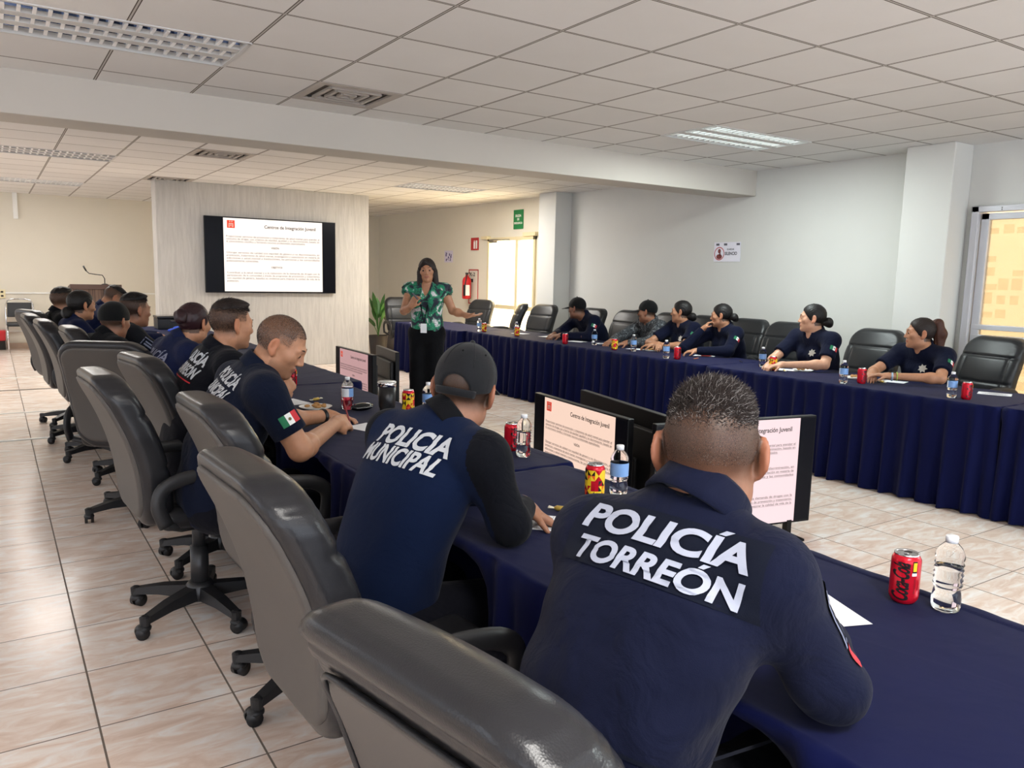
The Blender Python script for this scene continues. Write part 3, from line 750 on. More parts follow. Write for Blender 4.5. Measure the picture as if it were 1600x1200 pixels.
def television(label, loc, rz, W, Hh, screen, feet=True, group=None, on=True, name='television'):
    t = thing(name, label, 'television', loc, rz, group); z0 = .075 if feet else 0
    b = MB(); b.box((-W/2, -.012, z0), (W/2, .03, z0+Hh)); b.build('bezel', M_BEZEL, t, bevel=.004)
    rb = MB(); rb.box((-W*.44, .028, z0+.05), (W*.44, .07, z0+Hh-.10)); rb.box((-W*.3, .066, z0+.05), (W*.3, .095, z0+Hh*.55)); rb.build('rear_cover', M_TVBACK, t, bevel=.012)
    vs = MB()
    for k in range(9): vs.box((-W*.25, .094, z0+.10+k*.025), (W*.25, .097, z0+.108+k*.025))
    vs.build('vent_slots', M_DARK, t)
    box('display', (-W/2+.012, -.0135, z0+.016), (W/2-.012, -.0125, z0+Hh-.012), M_PANEL, t)
    if feet:
        for s in (-1, 1):
            MB().add([(s*W*.36-.02, -.13, 0), (s*W*.36+.02, -.13, 0), (s*W*.36+.02, .13, 0), (s*W*.36-.02, .13, 0), (s*W*.36-.018, -.13, .014), (s*W*.36+.018, -.13, .014), (s*W*.36+.018, .13, .014), (s*W*.36-.018, .13, .014)],
                     [(0, 3, 2, 1), (4, 5, 6, 7), (0, 1, 5, 4), (1, 2, 6, 5), (2, 3, 7, 6), (3, 0, 4, 7)]).box((s*W*.36-.016, -.02, .012), (s*W*.36+.016, .02, z0+.02)).build('foot', M_BEZEL, t)
    if on:
        sw, sh, sx = W*.755, Hh*.965, W*.0; xo = -sw/2+W*.012; zz = z0+Hh*.02
        box('slide', (xo, -.0150, zz), (xo+sw, -.0140, zz+sh), screen, t)
        M = Matrix(((1, 0, 0, xo), (0, 0, -1, -.0153), (0, 1, 0, zz), (0, 0, 0, 1)))
        tm = MB()
        for y, s, fw_ in PARA:
            if fw_ == 0:
                fit_text(tm, s, .462*sw, (.545 if len(s) < 7 else .575)*sw, y*sh, .036*sh, M=M, m=1, bold=.02)
            else: fit_text(tm, s, .025*sw, (.025+.945*fw_)*sw, y*sh, .032*sh, M=M, bold=.01)
        for y, s, fw_ in PARA:
            if fw_: tm.add([tuple(M @ Vector(p)) for p in ((.025*sw, y*sh-.006*sh, 0), ((.025+.945*fw_)*sw, y*sh-.006*sh, 0), ((.025+.945*fw_)*sw, y*sh-.004*sh, 0), (.025*sw, y*sh-.004*sh, 0))], [(0, 1, 2, 3)])
        fit_text(tm, 'Centros de Integración Juvenil', .40*sw, .93*sw, .88*sh, .062*sh, M=M, m=1, bold=.02)
        tm.build('slide_writing', [M_TEXT, M_TITLE], t)
        lg = MB(); lx, ly, q = .035*sw, .865*sh, .075*sw
        def rect(a, b, c, d, m=0): lg.add([tuple(M @ Vector((lx+u*q, ly+v*q, .0002*m))) for u, v in ((a, b), (c, b), (c, d), (a, d))], [(0, 1, 2, 3)], m)
        rect(0, 0, 1, 1); rect(.30, .74, .42, .92, 1); rect(.58, .74, .70, .92, 1); rect(.2, .5, .8, .62, 1); rect(.2, .12, .33, .5, 1); rect(.67, .12, .8, .5, 1); rect(.44, .22, .56, .5, 1)
        lg.build('emblem', [M_LOGO, mat('emblem_white', srgb(255, 226, 214), .9)], t)
    return t
tv = television('large wall television showing the white slide on the textured wall', (3.637, 12.24, 1.145), 0, 1.99, 1.115, m_screen('bright_slide', srgb(255, 240, 228), .72), False)
box('wall_bracket', (-.3, .09, .3), (.3, .062-.002+.0, .8), M_BEZEL, tv) if False else None
SP = m_screen('peach_slide', srgb(230, 198, 180), .68); SK = m_screen('pale_pink_slide', srgb(250, 222, 226), .58); SR = m_screen('rose_slide', srgb(208, 164, 164), .48)
GT = 'floor televisions between the two table rows'
rzv = lambda dx, dy: math.atan2(dy, dx)
television('floor television with the peach-tinted slide, left of the grey-haired man\'s head', (2.995, 3.79, 0), rzv(-.1, -.995), 1.07, .645, SP, group=GT)
television('floor television seen from the rear, back to back with the peach-tinted one', (3.33, 3.76, 0), rzv(.2, .98), 1.09, .645, SP, group=GT)
television('floor television with the pale pink slide, partly behind the grey-haired man\'s head', (3.51, 2.975, 0), rzv(.98, -.19), 1.11, .645, SK, group=GT)
television('small floor television with the rose slide in front of the textured wall', (3.01, 7.45, 0), rzv(-.02, -.999), 1.02, .645, SR, group=GT)
television('floor television seen from the rear beside the presenter\'s trousers', (3.40, 7.50, 0), rzv(.17, .985), .80, .645, SR, group=GT)

# ------------------------------------------------------------------ bottles, cans, papers and other things on the tables
M_PET = mat('clear_plastic', (.98, .99, 1, 1), .03, trans=1, ior=1.12); M_WATER = mat('water', (.97, .99, 1, 1), .0, trans=1, ior=1.33)
M_CAP = mat('white_cap', srgb(238, 240, 244), .4); M_LABEL = mat('bottle_label', srgb(120, 160, 214), .4); M_LABELW = mat('label_white', srgb(236, 240, 246), .4)
prof = [(.026, 0), (.031, .006), (.0315, .03), (.029, .047), (.0275, .052), (.0295, .058)]
for k in range(5): prof += [(.0318, .064+k*.012), (.0284, .070+k*.012)]
prof += [(.0315, .127), (.0305, .136), (.024, .150), (.015, .160), (.0115, .164), (.0115, .170)]
_bot = MB().lathe(prof, 28).mesh('bottle'); _bot.materials.append(M_PET)
_wat = MB().lathe([(r-.0012, max(z, .002)) for r, z in prof if z <= .11], 28).mesh('water'); _wat.materials.append(M_WATER)
cp_ = [(.0135, .162), (.0138, .176), (.0125, .178)]; _cap = MB().lathe(cp_, 24).mesh('cap'); _cap.materials.append(M_CAP)
_lab = MB().lathe([(.0322, .072), (.0322, .118)], 28, caps=False); _lab.m = [1 if (k % 28) in range(4, 12) else 0 for k in range(28)]; _lab = _lab.mesh('label'); _lab.materials.append(M_LABEL); _lab.materials.append(M_LABELW)
for q in (_bot, _wat, _cap, _lab): q.polygons.foreach_set('use_smooth', np.ones(len(q.polygons), bool))
GB = 'small water bottles on the tables'
def bottle(x, y, z, lab, label=True, rz=0.):
    t = thing('water_bottle', lab, 'bottle', (x, y, z+.0015), rz, GB); inst('bottle_body', _bot, t); inst('water', _wat, t); inst('cap', _cap, t)
    if label: inst('label', _lab, t)
    return t
M_CANRED = mat('red_aluminium', srgb(206, 22, 44), .25, .35); M_CANALU = mat('can_lid', srgb(205, 206, 208), .25, 1); M_CANBLK = mat('black_print', srgb(22, 16, 18), .35); M_CANYEL = mat('yellow_print', srgb(240, 204, 40), .35); M_CANORG = mat('orange_print', srgb(226, 92, 36), .35)
cprof = [(.024, .0), (.027, .003), (.0325, .012), (.0331, .02), (.0331, .100), (.0325, .106), (.0275, .116), (.0265, .1165)]
def can_mesh(kind):
    n = 40; m = MB(); m.lathe(cprof, n, caps=True)
    ms = []
    for i in range(len(cprof)-1):
        z = (cprof[i][1]+cprof[i+1][1])/2
        for k in range(n):
            if kind == 'red': q = 1 if (28 <= k <= 34 and i == 4) else 0
            else: q = 0
            ms.append(q)
    m.m = ms+[0, 0]; return m
_lid = MB().lathe([(.0272, .1155), (.0278, .1195), (.0262, .1205), (.0245, .1175)], 32, caps=False).lathe([(.0248, .1174), (.0001, .1176)], 32, caps=False).tube([(.002, 0, .1195), (.013, 0, .120)], .006, 8, flat=(1, .2)).mesh('lid'); _lid.materials.append(M_CANALU)
_slot = MB().lathe([(.009, .1179), (.0001, .1181)], 16, c=(-.012, 0, 0), caps=False).mesh('opening'); _slot.materials.append(M_CANBLK)
_canred = MB().lathe(cprof, 40).mesh('can_red'); _canred.materials.append(M_CANRED)
def wrap(mb, v, f, R, ang0, m=0):                                   # lay flat writing (x along height, y round the can) on the can
    vs = [(R*math.cos(ang0-p[1]/R), R*math.sin(ang0-p[1]/R), p[0]) for p in v]; mb.add(vs, [tuple(q) for q in f], m)
def can_print(kind):
    mb = MB()
    if kind == 'red':
        v, f = text_verts('Coca-Cola', .040, .030, .45, 1.0, .92, 'LEFT', .005); v[:, 0] = .012+v[:, 0]*(.092/v[:, 0].max()); v[:, 1] = (v[:, 1]-.010)*1.35
        wrap(mb, v, f, .0334, 0, 0)
        v, f = text_verts('SIN AZÚCAR', .006, 0, 0, 1, 1, 'LEFT', .004); v[:, 0] += .03; v[:, 1] -= .030; wrap(mb, v, f, .0334, 0, 0)
        for a0, a1, z0, z1, m in ((.62, .95, .080, .108, 0), (.66, .92, .084, .105, 1), (.6, .95, .073, .080, 2)):
            n = 6; vs = [(.0335*math.cos(a0+(a1-a0)*k/n), .0335*math.sin(a0+(a1-a0)*k/n), z) for z in (z0, z1) for k in range(n+1)]
            mb.add([(x*(1+.004*m), y*(1+.004*m), z) for x, y, z in vs], [(k, k+1, n+2+k, n+1+k) for k in range(n)], m)
    return mb
def tri_print():                                                      # yellow can with red, black and orange facets
    mb = MB(); n = 16; rows = 5; r2 = random.Random(8); R = .0341
    for i in range(rows):
        for k in range(n):
            a, b = 2*math.pi*k/n, 2*math.pi*(k+1)/n; z0, z1 = .013+i*.0178, .013+(i+1)*.0178
            q = [(R*math.cos(x), R*math.sin(x), z) for x, z in ((a, z0), (b, z0), (b, z1), (a, z1))]; m1 = (1, 2, 1, 0, 1, 1, 2, 0)[(k//2+i*3) % 8]; m2 = (1, 1, 0, 1, 2, 1, 3, 1)[(k//2+i*5) % 8]
            if k in (0, n-1) and 1 <= i <= 2: m1 = m2 = 2
            if (i+k) % 2: mb.add(q, [(0, 1, 2)], m1); mb.add(q, [(0, 2, 3)], m2)
            else: mb.add(q, [(0, 1, 3)], m1); mb.add(q, [(1, 2, 3)], m2)
    v, f = text_verts('CITRUS', .012, .02, 0, 1, 1, 'CENTER') if False else (None, None)
    return mb
_pr = can_print('red').mesh('print'); [_pr.materials.append(q) for q in (M_CANBLK, M_CANYEL, M_LABELW)]
_tri = tri_print().mesh('print'); [_tri.materials.append(q) for q in (M_CANBLK, M_CANYEL, M_CANRED, M_CANORG)]
for q in (_canred, _lid): q.polygons.foreach_set('use_smooth', np.ones(len(q.polygons), bool))
GC = 'drink cans on the tables'
def can(x, y, z, kind, lab, rz=0.):
    t = thing('drink_can', lab, 'can', (x, y, z+.0015), rz, GC); inst('can_body', _canred, t); inst('lid', _lid, t); inst('opening', _slot, t); inst('print', _pr if kind == 'red' else _tri, t); return t
def facing(x, y): return math.atan2(-y, -x)
def sheet(x, y, z, rz, lab, lines=True, w_=.15, h_=.21, name='paper_sheet', cat='paper'):
    m = MB(); n = 6
    vs = [(-w_/2+w_*i/n, -h_/2+h_*j/n, .0015+.002*((i/n-.5)**2+(j/n-.5)**2)) for i in range(n+1) for j in range(n+1)]
    fs = [(i*(n+1)+j, (i+1)*(n+1)+j, (i+1)*(n+1)+j+1, i*(n+1)+j+1) for i in range(n) for j in range(n)]
    m.add(vs, fs); t = m.build(name, M_PAPER, loc=(x, y, z), smooth=True); t.rotation_euler = (0, 0, rz); tag(t, lab, cat, 'paper sheets on the tables')
    if lines:
        l = MB()
        for k in range(12):
            yy = h_*.40-k*h_*.068; l.box((-w_*.42, yy, .0042), (w_*.42, yy+.0012, .0046))
        l.build('ruled_lines', mat('rule_grey', srgb(150, 152, 160), .8), t)
    return t
def plate(x, y, z, lab, seed):
    t = thing('paper_plate', lab, 'plate', (x, y, z), 0, 'snack plates on the tables')
    MB().lathe([(.0, .003), (.062, .003), (.088, .014), (.09, .015), (.064, .001), (0, .001)], 28, caps=False).build('dish', M_WHITE, t, smooth=True)
    r2 = random.Random(seed); f = MB()
    for k in range(14): a, d = r2.uniform(0, 6.28), r2.uniform(0, .05); f.ball((d*math.cos(a), d*math.sin(a), .012+r2.uniform(0, .012)), (r2.uniform(.010, .018), r2.uniform(.008, .014), .008), 8, 6)
    o = f.build('snack', mat('biscuit', srgb(182, 136, 84), .8, var=.3, vscale=40), t, smooth=True); o['kind'] = 'stuff'; return t
def candy(x, y, z, rz, lab):
    t = thing('wrapped_candy', lab, 'candy', (x, y, z+.009), rz, 'wrapped candies on the tables'); m = MB()
    m.tube([(-.026, 0, 0), (-.018, 0, 0), (.018, 0, 0), (.026, 0, 0)], [.004, .009, .009, .004], 10); m.build('sweet', mat('gold_wrapper', srgb(206, 176, 88), .3, .4, var=.5, vscale=70), t, smooth=True)
    for s in (-1, 1): MB().tube([(s*.024, 0, 0), (s*.045, 0, .001)], [.004, .012], 8, flat=(1, .35)).build('twist', mat('white_wrapper', srgb(232, 226, 204), .35), t, smooth=True)
    return t
def pencil(x, y, z, rz, lab, L=.15, c=srgb(206, 120, 70)):
    t = thing('pencil', lab, 'pencil', (x, y, z+.0045), rz, 'pencils on the tables')
    MB().tube([(-L/2, 0, 0), (L/2-.018, 0, 0)], .0038, 6).build('shaft', mat('pencil_paint', c, .4), t)
    MB().tube([(L/2-.018, 0, 0), (L/2, 0, 0)], [.0038, .0006], 6).build('tip', mat('pencil_wood', srgb(222, 186, 140), .7), t); return t

# near tables
can(1.783, .985, ZT, 'red', 'large red cola can beside the unlabelled water bottle on the nearest cloth', facing(1.783, .985)-.15)
bottle(1.822, .905, ZT, 'unlabelled half-full water bottle on the nearest cloth, beside the red cola can', False)
sheet(1.505, 1.085, ZT, 1.2, 'white sheet whose corner shows beyond the grey-haired man\'s right arm', False, .2, .27)
can(1.69, 2.035, ZT, 'tri', 'red and yellow patterned can beside the grey-haired man\'s left shoulder', facing(1.69, 2.03))
bottle(1.785, 2.02, ZT, 'water bottle behind the grey-haired man\'s left shoulder, next to the patterned can')
candy(1.50, 1.965, ZT, -.9, 'yellow and white wrapped candy above the lined sheet')
sheet(1.40, 1.87, ZT, .75, 'lined white sheet by the capped man\'s right hand')
pencil(1.36, 1.60, ZT, -.2, 'short orange pencil tip left of the grey-haired man\'s patch', .1)
can(1.845, 2.79, ZT, 'red', 'red can half hidden behind the clear bottle near the peach slide', facing(1.84, 2.79)+.6)
bottle(1.825, 2.67, ZT, 'clear water bottle right of the capped man, left of the peach slide', False)
t = thing('tumbler', 'tall black insulated tumbler with steel rim and clear lid', 'tumbler', (1.64, 3.63, ZT+.002))
MB().lathe([(.030, 0), (.033, .004), (.036, .07), (.041, .078), (.045, .182)], 32).build('cup', mat('matte_black_steel', srgb(20, 20, 22), .35), t, smooth=True)
MB().lathe([(.0455, .180), (.0475, .19), (.0475, .203), (.045, .205)], 32).build('steel_rim', M_CHROME, t, smooth=True)
MB().lathe([(.0, .207), (.042, .207), (.046, .2052)], 32, caps=False).build('lid', mat('clear_lid', srgb(200, 205, 205), .15), t, smooth=True)
can(1.87, 3.86, ZT, 'tri', 'patterned red can right of the black tumbler', facing(1.87, 3.86)+1.2)
bottle(1.91, 3.70, ZT, 'water bottle right of the black tumbler, touching the capped man\'s outline')
bottle(1.60, 4.06, ZT, 'blue-labelled water bottle beyond the writing man\'s hands', True, 1.9)
can(1.628, 4.135, ZT, 'red', 'red can directly behind the blue-labelled bottle', 2.0)
can(1.60, 5.02, ZT, 'red', 'red can seen just past the writing man\'s chin', facing(1.6, 5)+.4)
t = thing('sunglasses_case', 'rounded glossy black spectacle case beyond the writing man\'s hands', 'case', (1.66, 4.0, ZT+.02), .3)
MB().ball((0, 0, 0), (.075, .036, .022), 20, 10).build('shell', M_GLOSSBLK, t, smooth=True)
MB().tube([(-.075, 0, 0), (-.05, -.028, 0), (0, -.0365, 0), (.05, -.028, 0), (.075, 0, 0)], .002, 6).build('seam', M_METAL, t)
sheet(1.50, 3.52, ZT, .35, 'white sheet under the writing man\'s pen', False)
plate(1.455, 4.16, ZT, 'snack plate behind the writing man\'s watch', 2)
sheet(1.40, 4.42, ZT, .2, 'white sheet under the clasped hands beyond the writing man', False)
candy(1.55, 4.42, ZT, .5, 'gold wrapped candy near the clasped hands')
# far tables
def far(lst):
    for f, *a in lst: f(*a)
can(5.50, 2.735, ZF, 'red', 'red cola can at the right, in front of its water bottle on the far table', facing(5.5, 2.73)+.7)
bottle(5.49, 2.83, ZF, 'water bottle just behind the rightmost red can on the far table')
sheet(5.98, 2.78, ZF, .4, 'blank white sheet by the right picture edge', False)
pencil(6.0, 2.98, ZF, .2, 'brown pencil beside the blank sheet at right')
candy(5.86, 2.92, ZF, .2, 'candy between pencil and blank sheet at right')
can(5.57, 3.56, ZF, 'red', 'red can in front of the ponytail woman\'s plate', facing(5.57, 3.56)+.7)
bottle(5.44, 3.63, ZF, 'water bottle left of the red can before the ponytail woman')
plate(5.80, 3.77, ZF, 'snack plate partly behind the ponytail woman\'s red can', 3)
sheet(5.93, 3.53, ZF, .3, 'white card in front of the ponytail woman\'s hands', False)
candy(5.78, 3.52, ZF, 1.1, 'crumpled wrapper next to the ponytail woman\'s card')
bottle(5.76, 4.66, ZF, 'water bottle left of the star-badge woman\'s patterned can')
can(5.64, 4.45, ZF, 'tri', 'patterned red can by the star-badge woman\'s clasped hands', facing(5.64, 4.45))
plate(5.86, 4.30, ZF, 'snack plate in front of the star-badge woman\'s forearm', 4)
sheet(5.78, 4.42, ZF, .5, 'white sheet between patterned can and plate', False)
candy(5.66, 4.34, ZF, .8, 'small wrapped candy beside the star-badge woman\'s sheet')
bottle(5.44, 5.55, ZF, 'water bottle before the folded-arms woman, left of the red can')
can(5.49, 5.45, ZF, 'red', 'red can in front of the folded-arms woman', facing(5.49, 5.45)+.7)
pencil(5.72, 5.42, ZF, .4, 'orange pencil right of the folded-arms woman\'s can', .13)
t = sheet(6.0, 5.58, ZF, .6, 'red and white leaflet in front of the hand-to-mouth woman', False, .15, .21, 'leaflet', 'leaflet')
box('red_band', (-.07, -.06, .0042), (.07, .03, .0046), M_REDSIGN, t)
pencil(5.93, 5.05, ZF, .9, 'dark pen between hand-to-mouth woman and empty chair', .14, srgb(24, 26, 40))
bottle(5.62, 6.22, ZF, 'water bottle in front of the man in camouflage')
can(5.53, 6.42, ZF, 'tri', 'patterned red and yellow can left of the camouflage man\'s bottle', facing(5.5, 6.4))
plate(5.86, 6.2, ZF, 'snack plate left of the folded-arms woman', 5)
sheet(5.84, 6.4, ZF, .3, 'white sheet before the man in camouflage', False)
bottle(5.71, 6.98, ZF, 'water bottle in front of the empty chair between the capped men')
sheet(5.92, 7.06, ZF, .4, 'white sheet behind the bottle at the empty chair', False)
can(5.46, 7.2, ZF, 'red', 'red can in front of the leaning black-capped man', facing(5.46, 7.2)+.7)
sheet(5.80, 7.42, ZF, .3, 'white sheet right of the leaning man\'s red can', False)
t = sheet(5.92, 8.1, ZF, .3, 'buff folder sheet left of the leaning black-capped man', False, .2, .28)
bottle(5.60, 8.42, ZF, 'water bottle in front of the broad empty chair')
can(5.55, 8.33, ZF, 'tri', 'patterned can in front of the broad empty chair', facing(5.5, 8.3))
sheet(5.85, 8.7, ZF, .3, 'white sheet in front of the broad empty chair', False)
bottle(5.50, 9.18, ZF, 'water bottle farthest along the far tables')
can(5.53, 9.10, ZF, 'tri', 'dark patterned can beside the farthest bottle', facing(5.5, 9.1)+.5)
sheet(5.50, 10.95, ZF, .2, 'white papers at the far end behind the presenter', False, .21, .3)

# ------------------------------------------------------------------ things on and along the walls
def wall_M(x, y, z): return Matrix(((0, 0, -1, x), (-1, 0, 0, y), (0, 1, 0, z), (0, 0, 0, 1)))      # flat writing on the right wall, read from inside
t = thing('exit_sign', 'green sign with white lettering above the far door', 'sign', (7.29, 10.98, 2.41))
box('board', (-.004, -.14, -.155), (.006, .14, .155), M_GREEN, t); sg = MB(); M = Matrix(((0, 0, -1, -.0046), (-1, 0, 0, 0), (0, 1, 0, 0), (0, 0, 0, 1)))
fit_text(sg, 'SALIDA', -.085, .085, .04, .055, M=M, bold=.03); fit_text(sg, 'DE', -.03, .03, -.015, .05, M=M, bold=.03); fit_text(sg, 'EMERGENCIA', -.125, .125, -.075, .045, M=M, bold=.03)
sg.build('lettering', M_WHITE, t)
t = thing('extinguisher_sign', 'small red sign with a white extinguisher pictogram', 'sign', (7.29, 12.375, 2.04))
box('board', (-.004, -.13, -.11), (.006, .13, .11), M_REDSIGN, t); sg = MB()
for q in ((-.03, -.085, .02, .04), (-.022, .045, .012, .06), (.045, -.085, .095, .06)): sg.box((-.0062, -q[2], q[1]), (-.0045, -q[0], q[3]))
sg.build('pictogram', M_WHITE, t)
t = thing('fire_extinguisher', 'red fire extinguisher hung on the wall left of the far door', 'fire extinguisher', (7.18, 12.45, 1.06))
MB().lathe([(.0, 0), (.07, .0), (.08, .02), (.08, .32), (.066, .37), (.03, .40), (.022, .43)], 28).build('cylinder', M_RED, t, smooth=True)
lb = MB()
for k in range(8):
    a0 = math.pi+.2*k+.2; a1 = a0+.2; vs = [(.0806*math.cos(a), .0806*math.sin(a), z) for a, z in ((a0, .06), (a1, .06), (a1, .25), (a0, .25))]; lb.add(vs, [(0, 1, 2, 3)], 0 if k > 2 else 1)
lb.build('label', [M_WHITE, M_BLACKPL], t)
MB().box((-.02, -.012, .43), (.02, .012, .46)).box((-.015, -.10, .455), (.015, .03, .468)).build('valve', M_BLACKPL, t); MB().tube([(-.02, -.02, .45), (-.06, -.10, .42), (-.085, -.09, .25), (-.085, -.06, .05)], .010, 8).build('hose', M_BLACKPL, t, smooth=True)
box('wall_hook', (.06, -.02, .3), (.12, .02, .36), M_BLACKPL, t)
t = thing('extinguisher_outline', 'red rectangular outline painted behind the fire extinguisher', 'sign', (7.296, 12.41, 1.28))
fo = MB()
for lo, hi in (((-.003, -.17, .29), (.002, .17, .31)), ((-.003, -.17, -.31), (.002, .17, -.29)), ((-.003, -.17, -.31), (.002, -.15, .31)), ((-.003, .15, -.31), (.002, .17, .31))): fo.box(lo, hi)
fo.build('border', M_REDSIGN, t); sg = MB(); fit_text(sg, 'K-2', -.12, .06, .19, .09, M=Matrix(((0, 0, -1, -.0036), (-1, 0, 0, 0), (0, 1, 0, 0), (0, 0, 0, 1))), bold=.02); sg.build('lettering', M_INK, t)
t = thing('wall_notice', 'small white notice with violet print behind the presenter', 'notice', (7.294, 13.35, 1.825))
box('card', (-.002, -.16, -.11), (.004, .16, .11), mat('violet_white', srgb(214, 208, 226), .8), t); pr = MB(); r2 = random.Random(4)
for k in range(14): y, z = r2.uniform(-.13, .09), r2.uniform(-.1, .08); pr.box((-.0035, y, z), (-.0021, y+r2.uniform(.02, .05), z+r2.uniform(.01, .05)))
pr.build('print', mat('violet_ink', srgb(104, 94, 138), .8), t)
t = thing('silence_poster', 'white poster with a round red emblem on the long right wall', 'poster', (7.294, 6.52, 1.832))
box('sheet', (-.002, -.2, -.113), (.004, .2, .113), mat('poster_white', srgb(232, 230, 240), .7), t); pr = MB(); M = Matrix(((0, 0, -1, -.0024), (-1, 0, 0, 0), (0, 1, 0, 0), (0, 0, 0, 1)))
fit_text(pr, 'GUARDAR', .0, .11, .02, .03, M=M, bold=.03); fit_text(pr, 'SILENCIO', -.03, .155, -.035, .05, M=M, bold=.04)
for u in (-.17, -.05, .14): pr.add([tuple(M @ Vector(p)) for p in ((u, .075, 0), (u+.05, .075, 0), (u+.05, .1, 0), (u, .1, 0))], [(0, 1, 2, 3)])
pr.build('lettering', mat('poster_grey', srgb(92, 92, 100), .8), t)
em = MB(); n = 28
for k in range(n):
    a, b = 2*math.pi*k/n, 2*math.pi*(k+1)/n; c0 = (-.115, -.02)
    em.add([tuple(M @ Vector((c0[0]+r_*math.cos(x), c0[1]+r_*math.sin(x), .0003))) for r_, x in ((.068, a), (.078, a), (.078, b), (.068, b))], [(0, 1, 2, 3)], 0)
hd = [(0, .03, .022, .028), (0, -.035, .045, .03), (.012, -.005, .008, .03)]
for x, y, a, b in hd: em.add([tuple(M @ Vector((-.115+x+a*math.cos(2*math.pi*k/16), -.02+y+b*math.sin(2*math.pi*k/16), .0004))) for k in range(16)], [tuple(range(16))], 1)
em.build('emblem', [M_REDSIGN, mat('emblem_brown', srgb(128, 62, 58), .8)], t)
t = thing('lectern', 'wood-grained lectern with a gooseneck microphone by the back wall', 'lectern', (1.42, 14.6, 0))
g = NT('lectern_wood'); co = g.coords(); mp = g.n('ShaderNodeMapping'); g.put(co, mp.inputs[0]); mp.inputs['Scale'].default_value = (30, 30, 1.5); nz = g.noise(mp.outputs[0], 1, 4)
g.put(g.ramp(nz, [(.35, srgb(70, 52, 44)), (.6, srgb(122, 96, 80))]), g.b.inputs['Base Color']); g.b.inputs['Roughness'].default_value = .5; M_LECT = g.m
box('cabinet', (-.34, -.2, 0), (.34, .2, 1.12), M_LECT, t, .006); MB().add([(-.37, -.24, 1.12), (.37, -.24, 1.12), (.37, .24, 1.12), (-.37, .24, 1.12), (-.37, -.24, 1.20), (.37, -.24, 1.20), (.37, .24, 1.15), (-.37, .24, 1.15)], [(0, 3, 2, 1), (4, 5, 6, 7), (0, 1, 5, 4), (1, 2, 6, 5), (2, 3, 7, 6), (3, 0, 4, 7)]).build('desk_top', mat('dark_wood', srgb(84, 62, 52), .4), t)
t = thing('gooseneck_microphone', 'thin black gooseneck microphone bent over the lectern', 'microphone', (1.56, 14.5, 1.192))
MB().lathe([(.05, 0), (.05, .012), (.02, .02)], 20).build('base', M_BLACKPL, t, smooth=True)
MB().tube([(0, 0, .01), (.0, 0, .10), (-.03, -.0, .155), (-.12, -.0, .165), (-.22, -.0, .18), (-.27, -.0, .23)], .007, 8).build('neck', M_BLACKPL, t, smooth=True)
MB().tube([(-.26, 0, .22), (-.30, 0, .30)], [.012, .014], 10).build('capsule', M_BLACKPL, t, smooth=True)
t = thing('stacking_chair', 'chrome-framed chair with black pads against the back wall', 'chair', (.40, 16.05, 0))
M_PAD = mat('black_vinyl', srgb(34, 35, 37), .45)
for s in (-1, 1):
    MB().tube([(s*.20, -.24, 0), (s*.20, -.22, .30), (s*.20, -.18, .43), (s*.20, .10, .44), (s*.2, .2, .46)], .012, 8).build('front_leg', M_CHROME, t, smooth=True)
    MB().tube([(s*.23, .32, 0), (s*.21, .2, .46), (s*.20, .26, .80), (s*.17, .28, .87), (s*.1, .285, .89), (0, .286, .893)], .012, 8).build('back_leg', M_CHROME, t, smooth=True)
MB().box((-.21, -.22, .44), (.21, .2, .50)).build('seat', M_PAD, t, bevel=.02); MB().add([(-.19, .20, .58), (.19, .20, .58), (.19, .24, .58), (-.19, .24, .58), (-.18, .245, .83), (.18, .245, .83), (.18, .285, .83), (-.18, .285, .83)], [(0, 3, 2, 1), (4, 5, 6, 7), (0, 1, 5, 4), (1, 2, 6, 5), (2, 3, 7, 6), (3, 0, 4, 7)]).build('backrest', M_PAD, t, bevel=.012)
t = thing('wall_socket', 'cream wall socket above the chrome-framed chair', 'socket', (.16, 16.585, .97))
box('plate', (-.05, -.01, -.075), (.05, .012, .075), mat('cream_plastic', srgb(228, 216, 176), .5), t, .004); MB().box((-.02, -.013, .02), (.02, -.009, .05)).box((-.02, -.013, -.05), (.02, -.009, -.02)).build('outlet', M_DARK, t)
t = thing('red_floor_box', 'small red box at the left picture edge by the back wall', 'box', (.10, 16.45, 0)); box('case', (-.12, -.08, .16), (.08, .1, .34), M_RED, t, .01); box('stand', (-.1, -.05, 0), (.06, .07, .17), M_DARK, t)
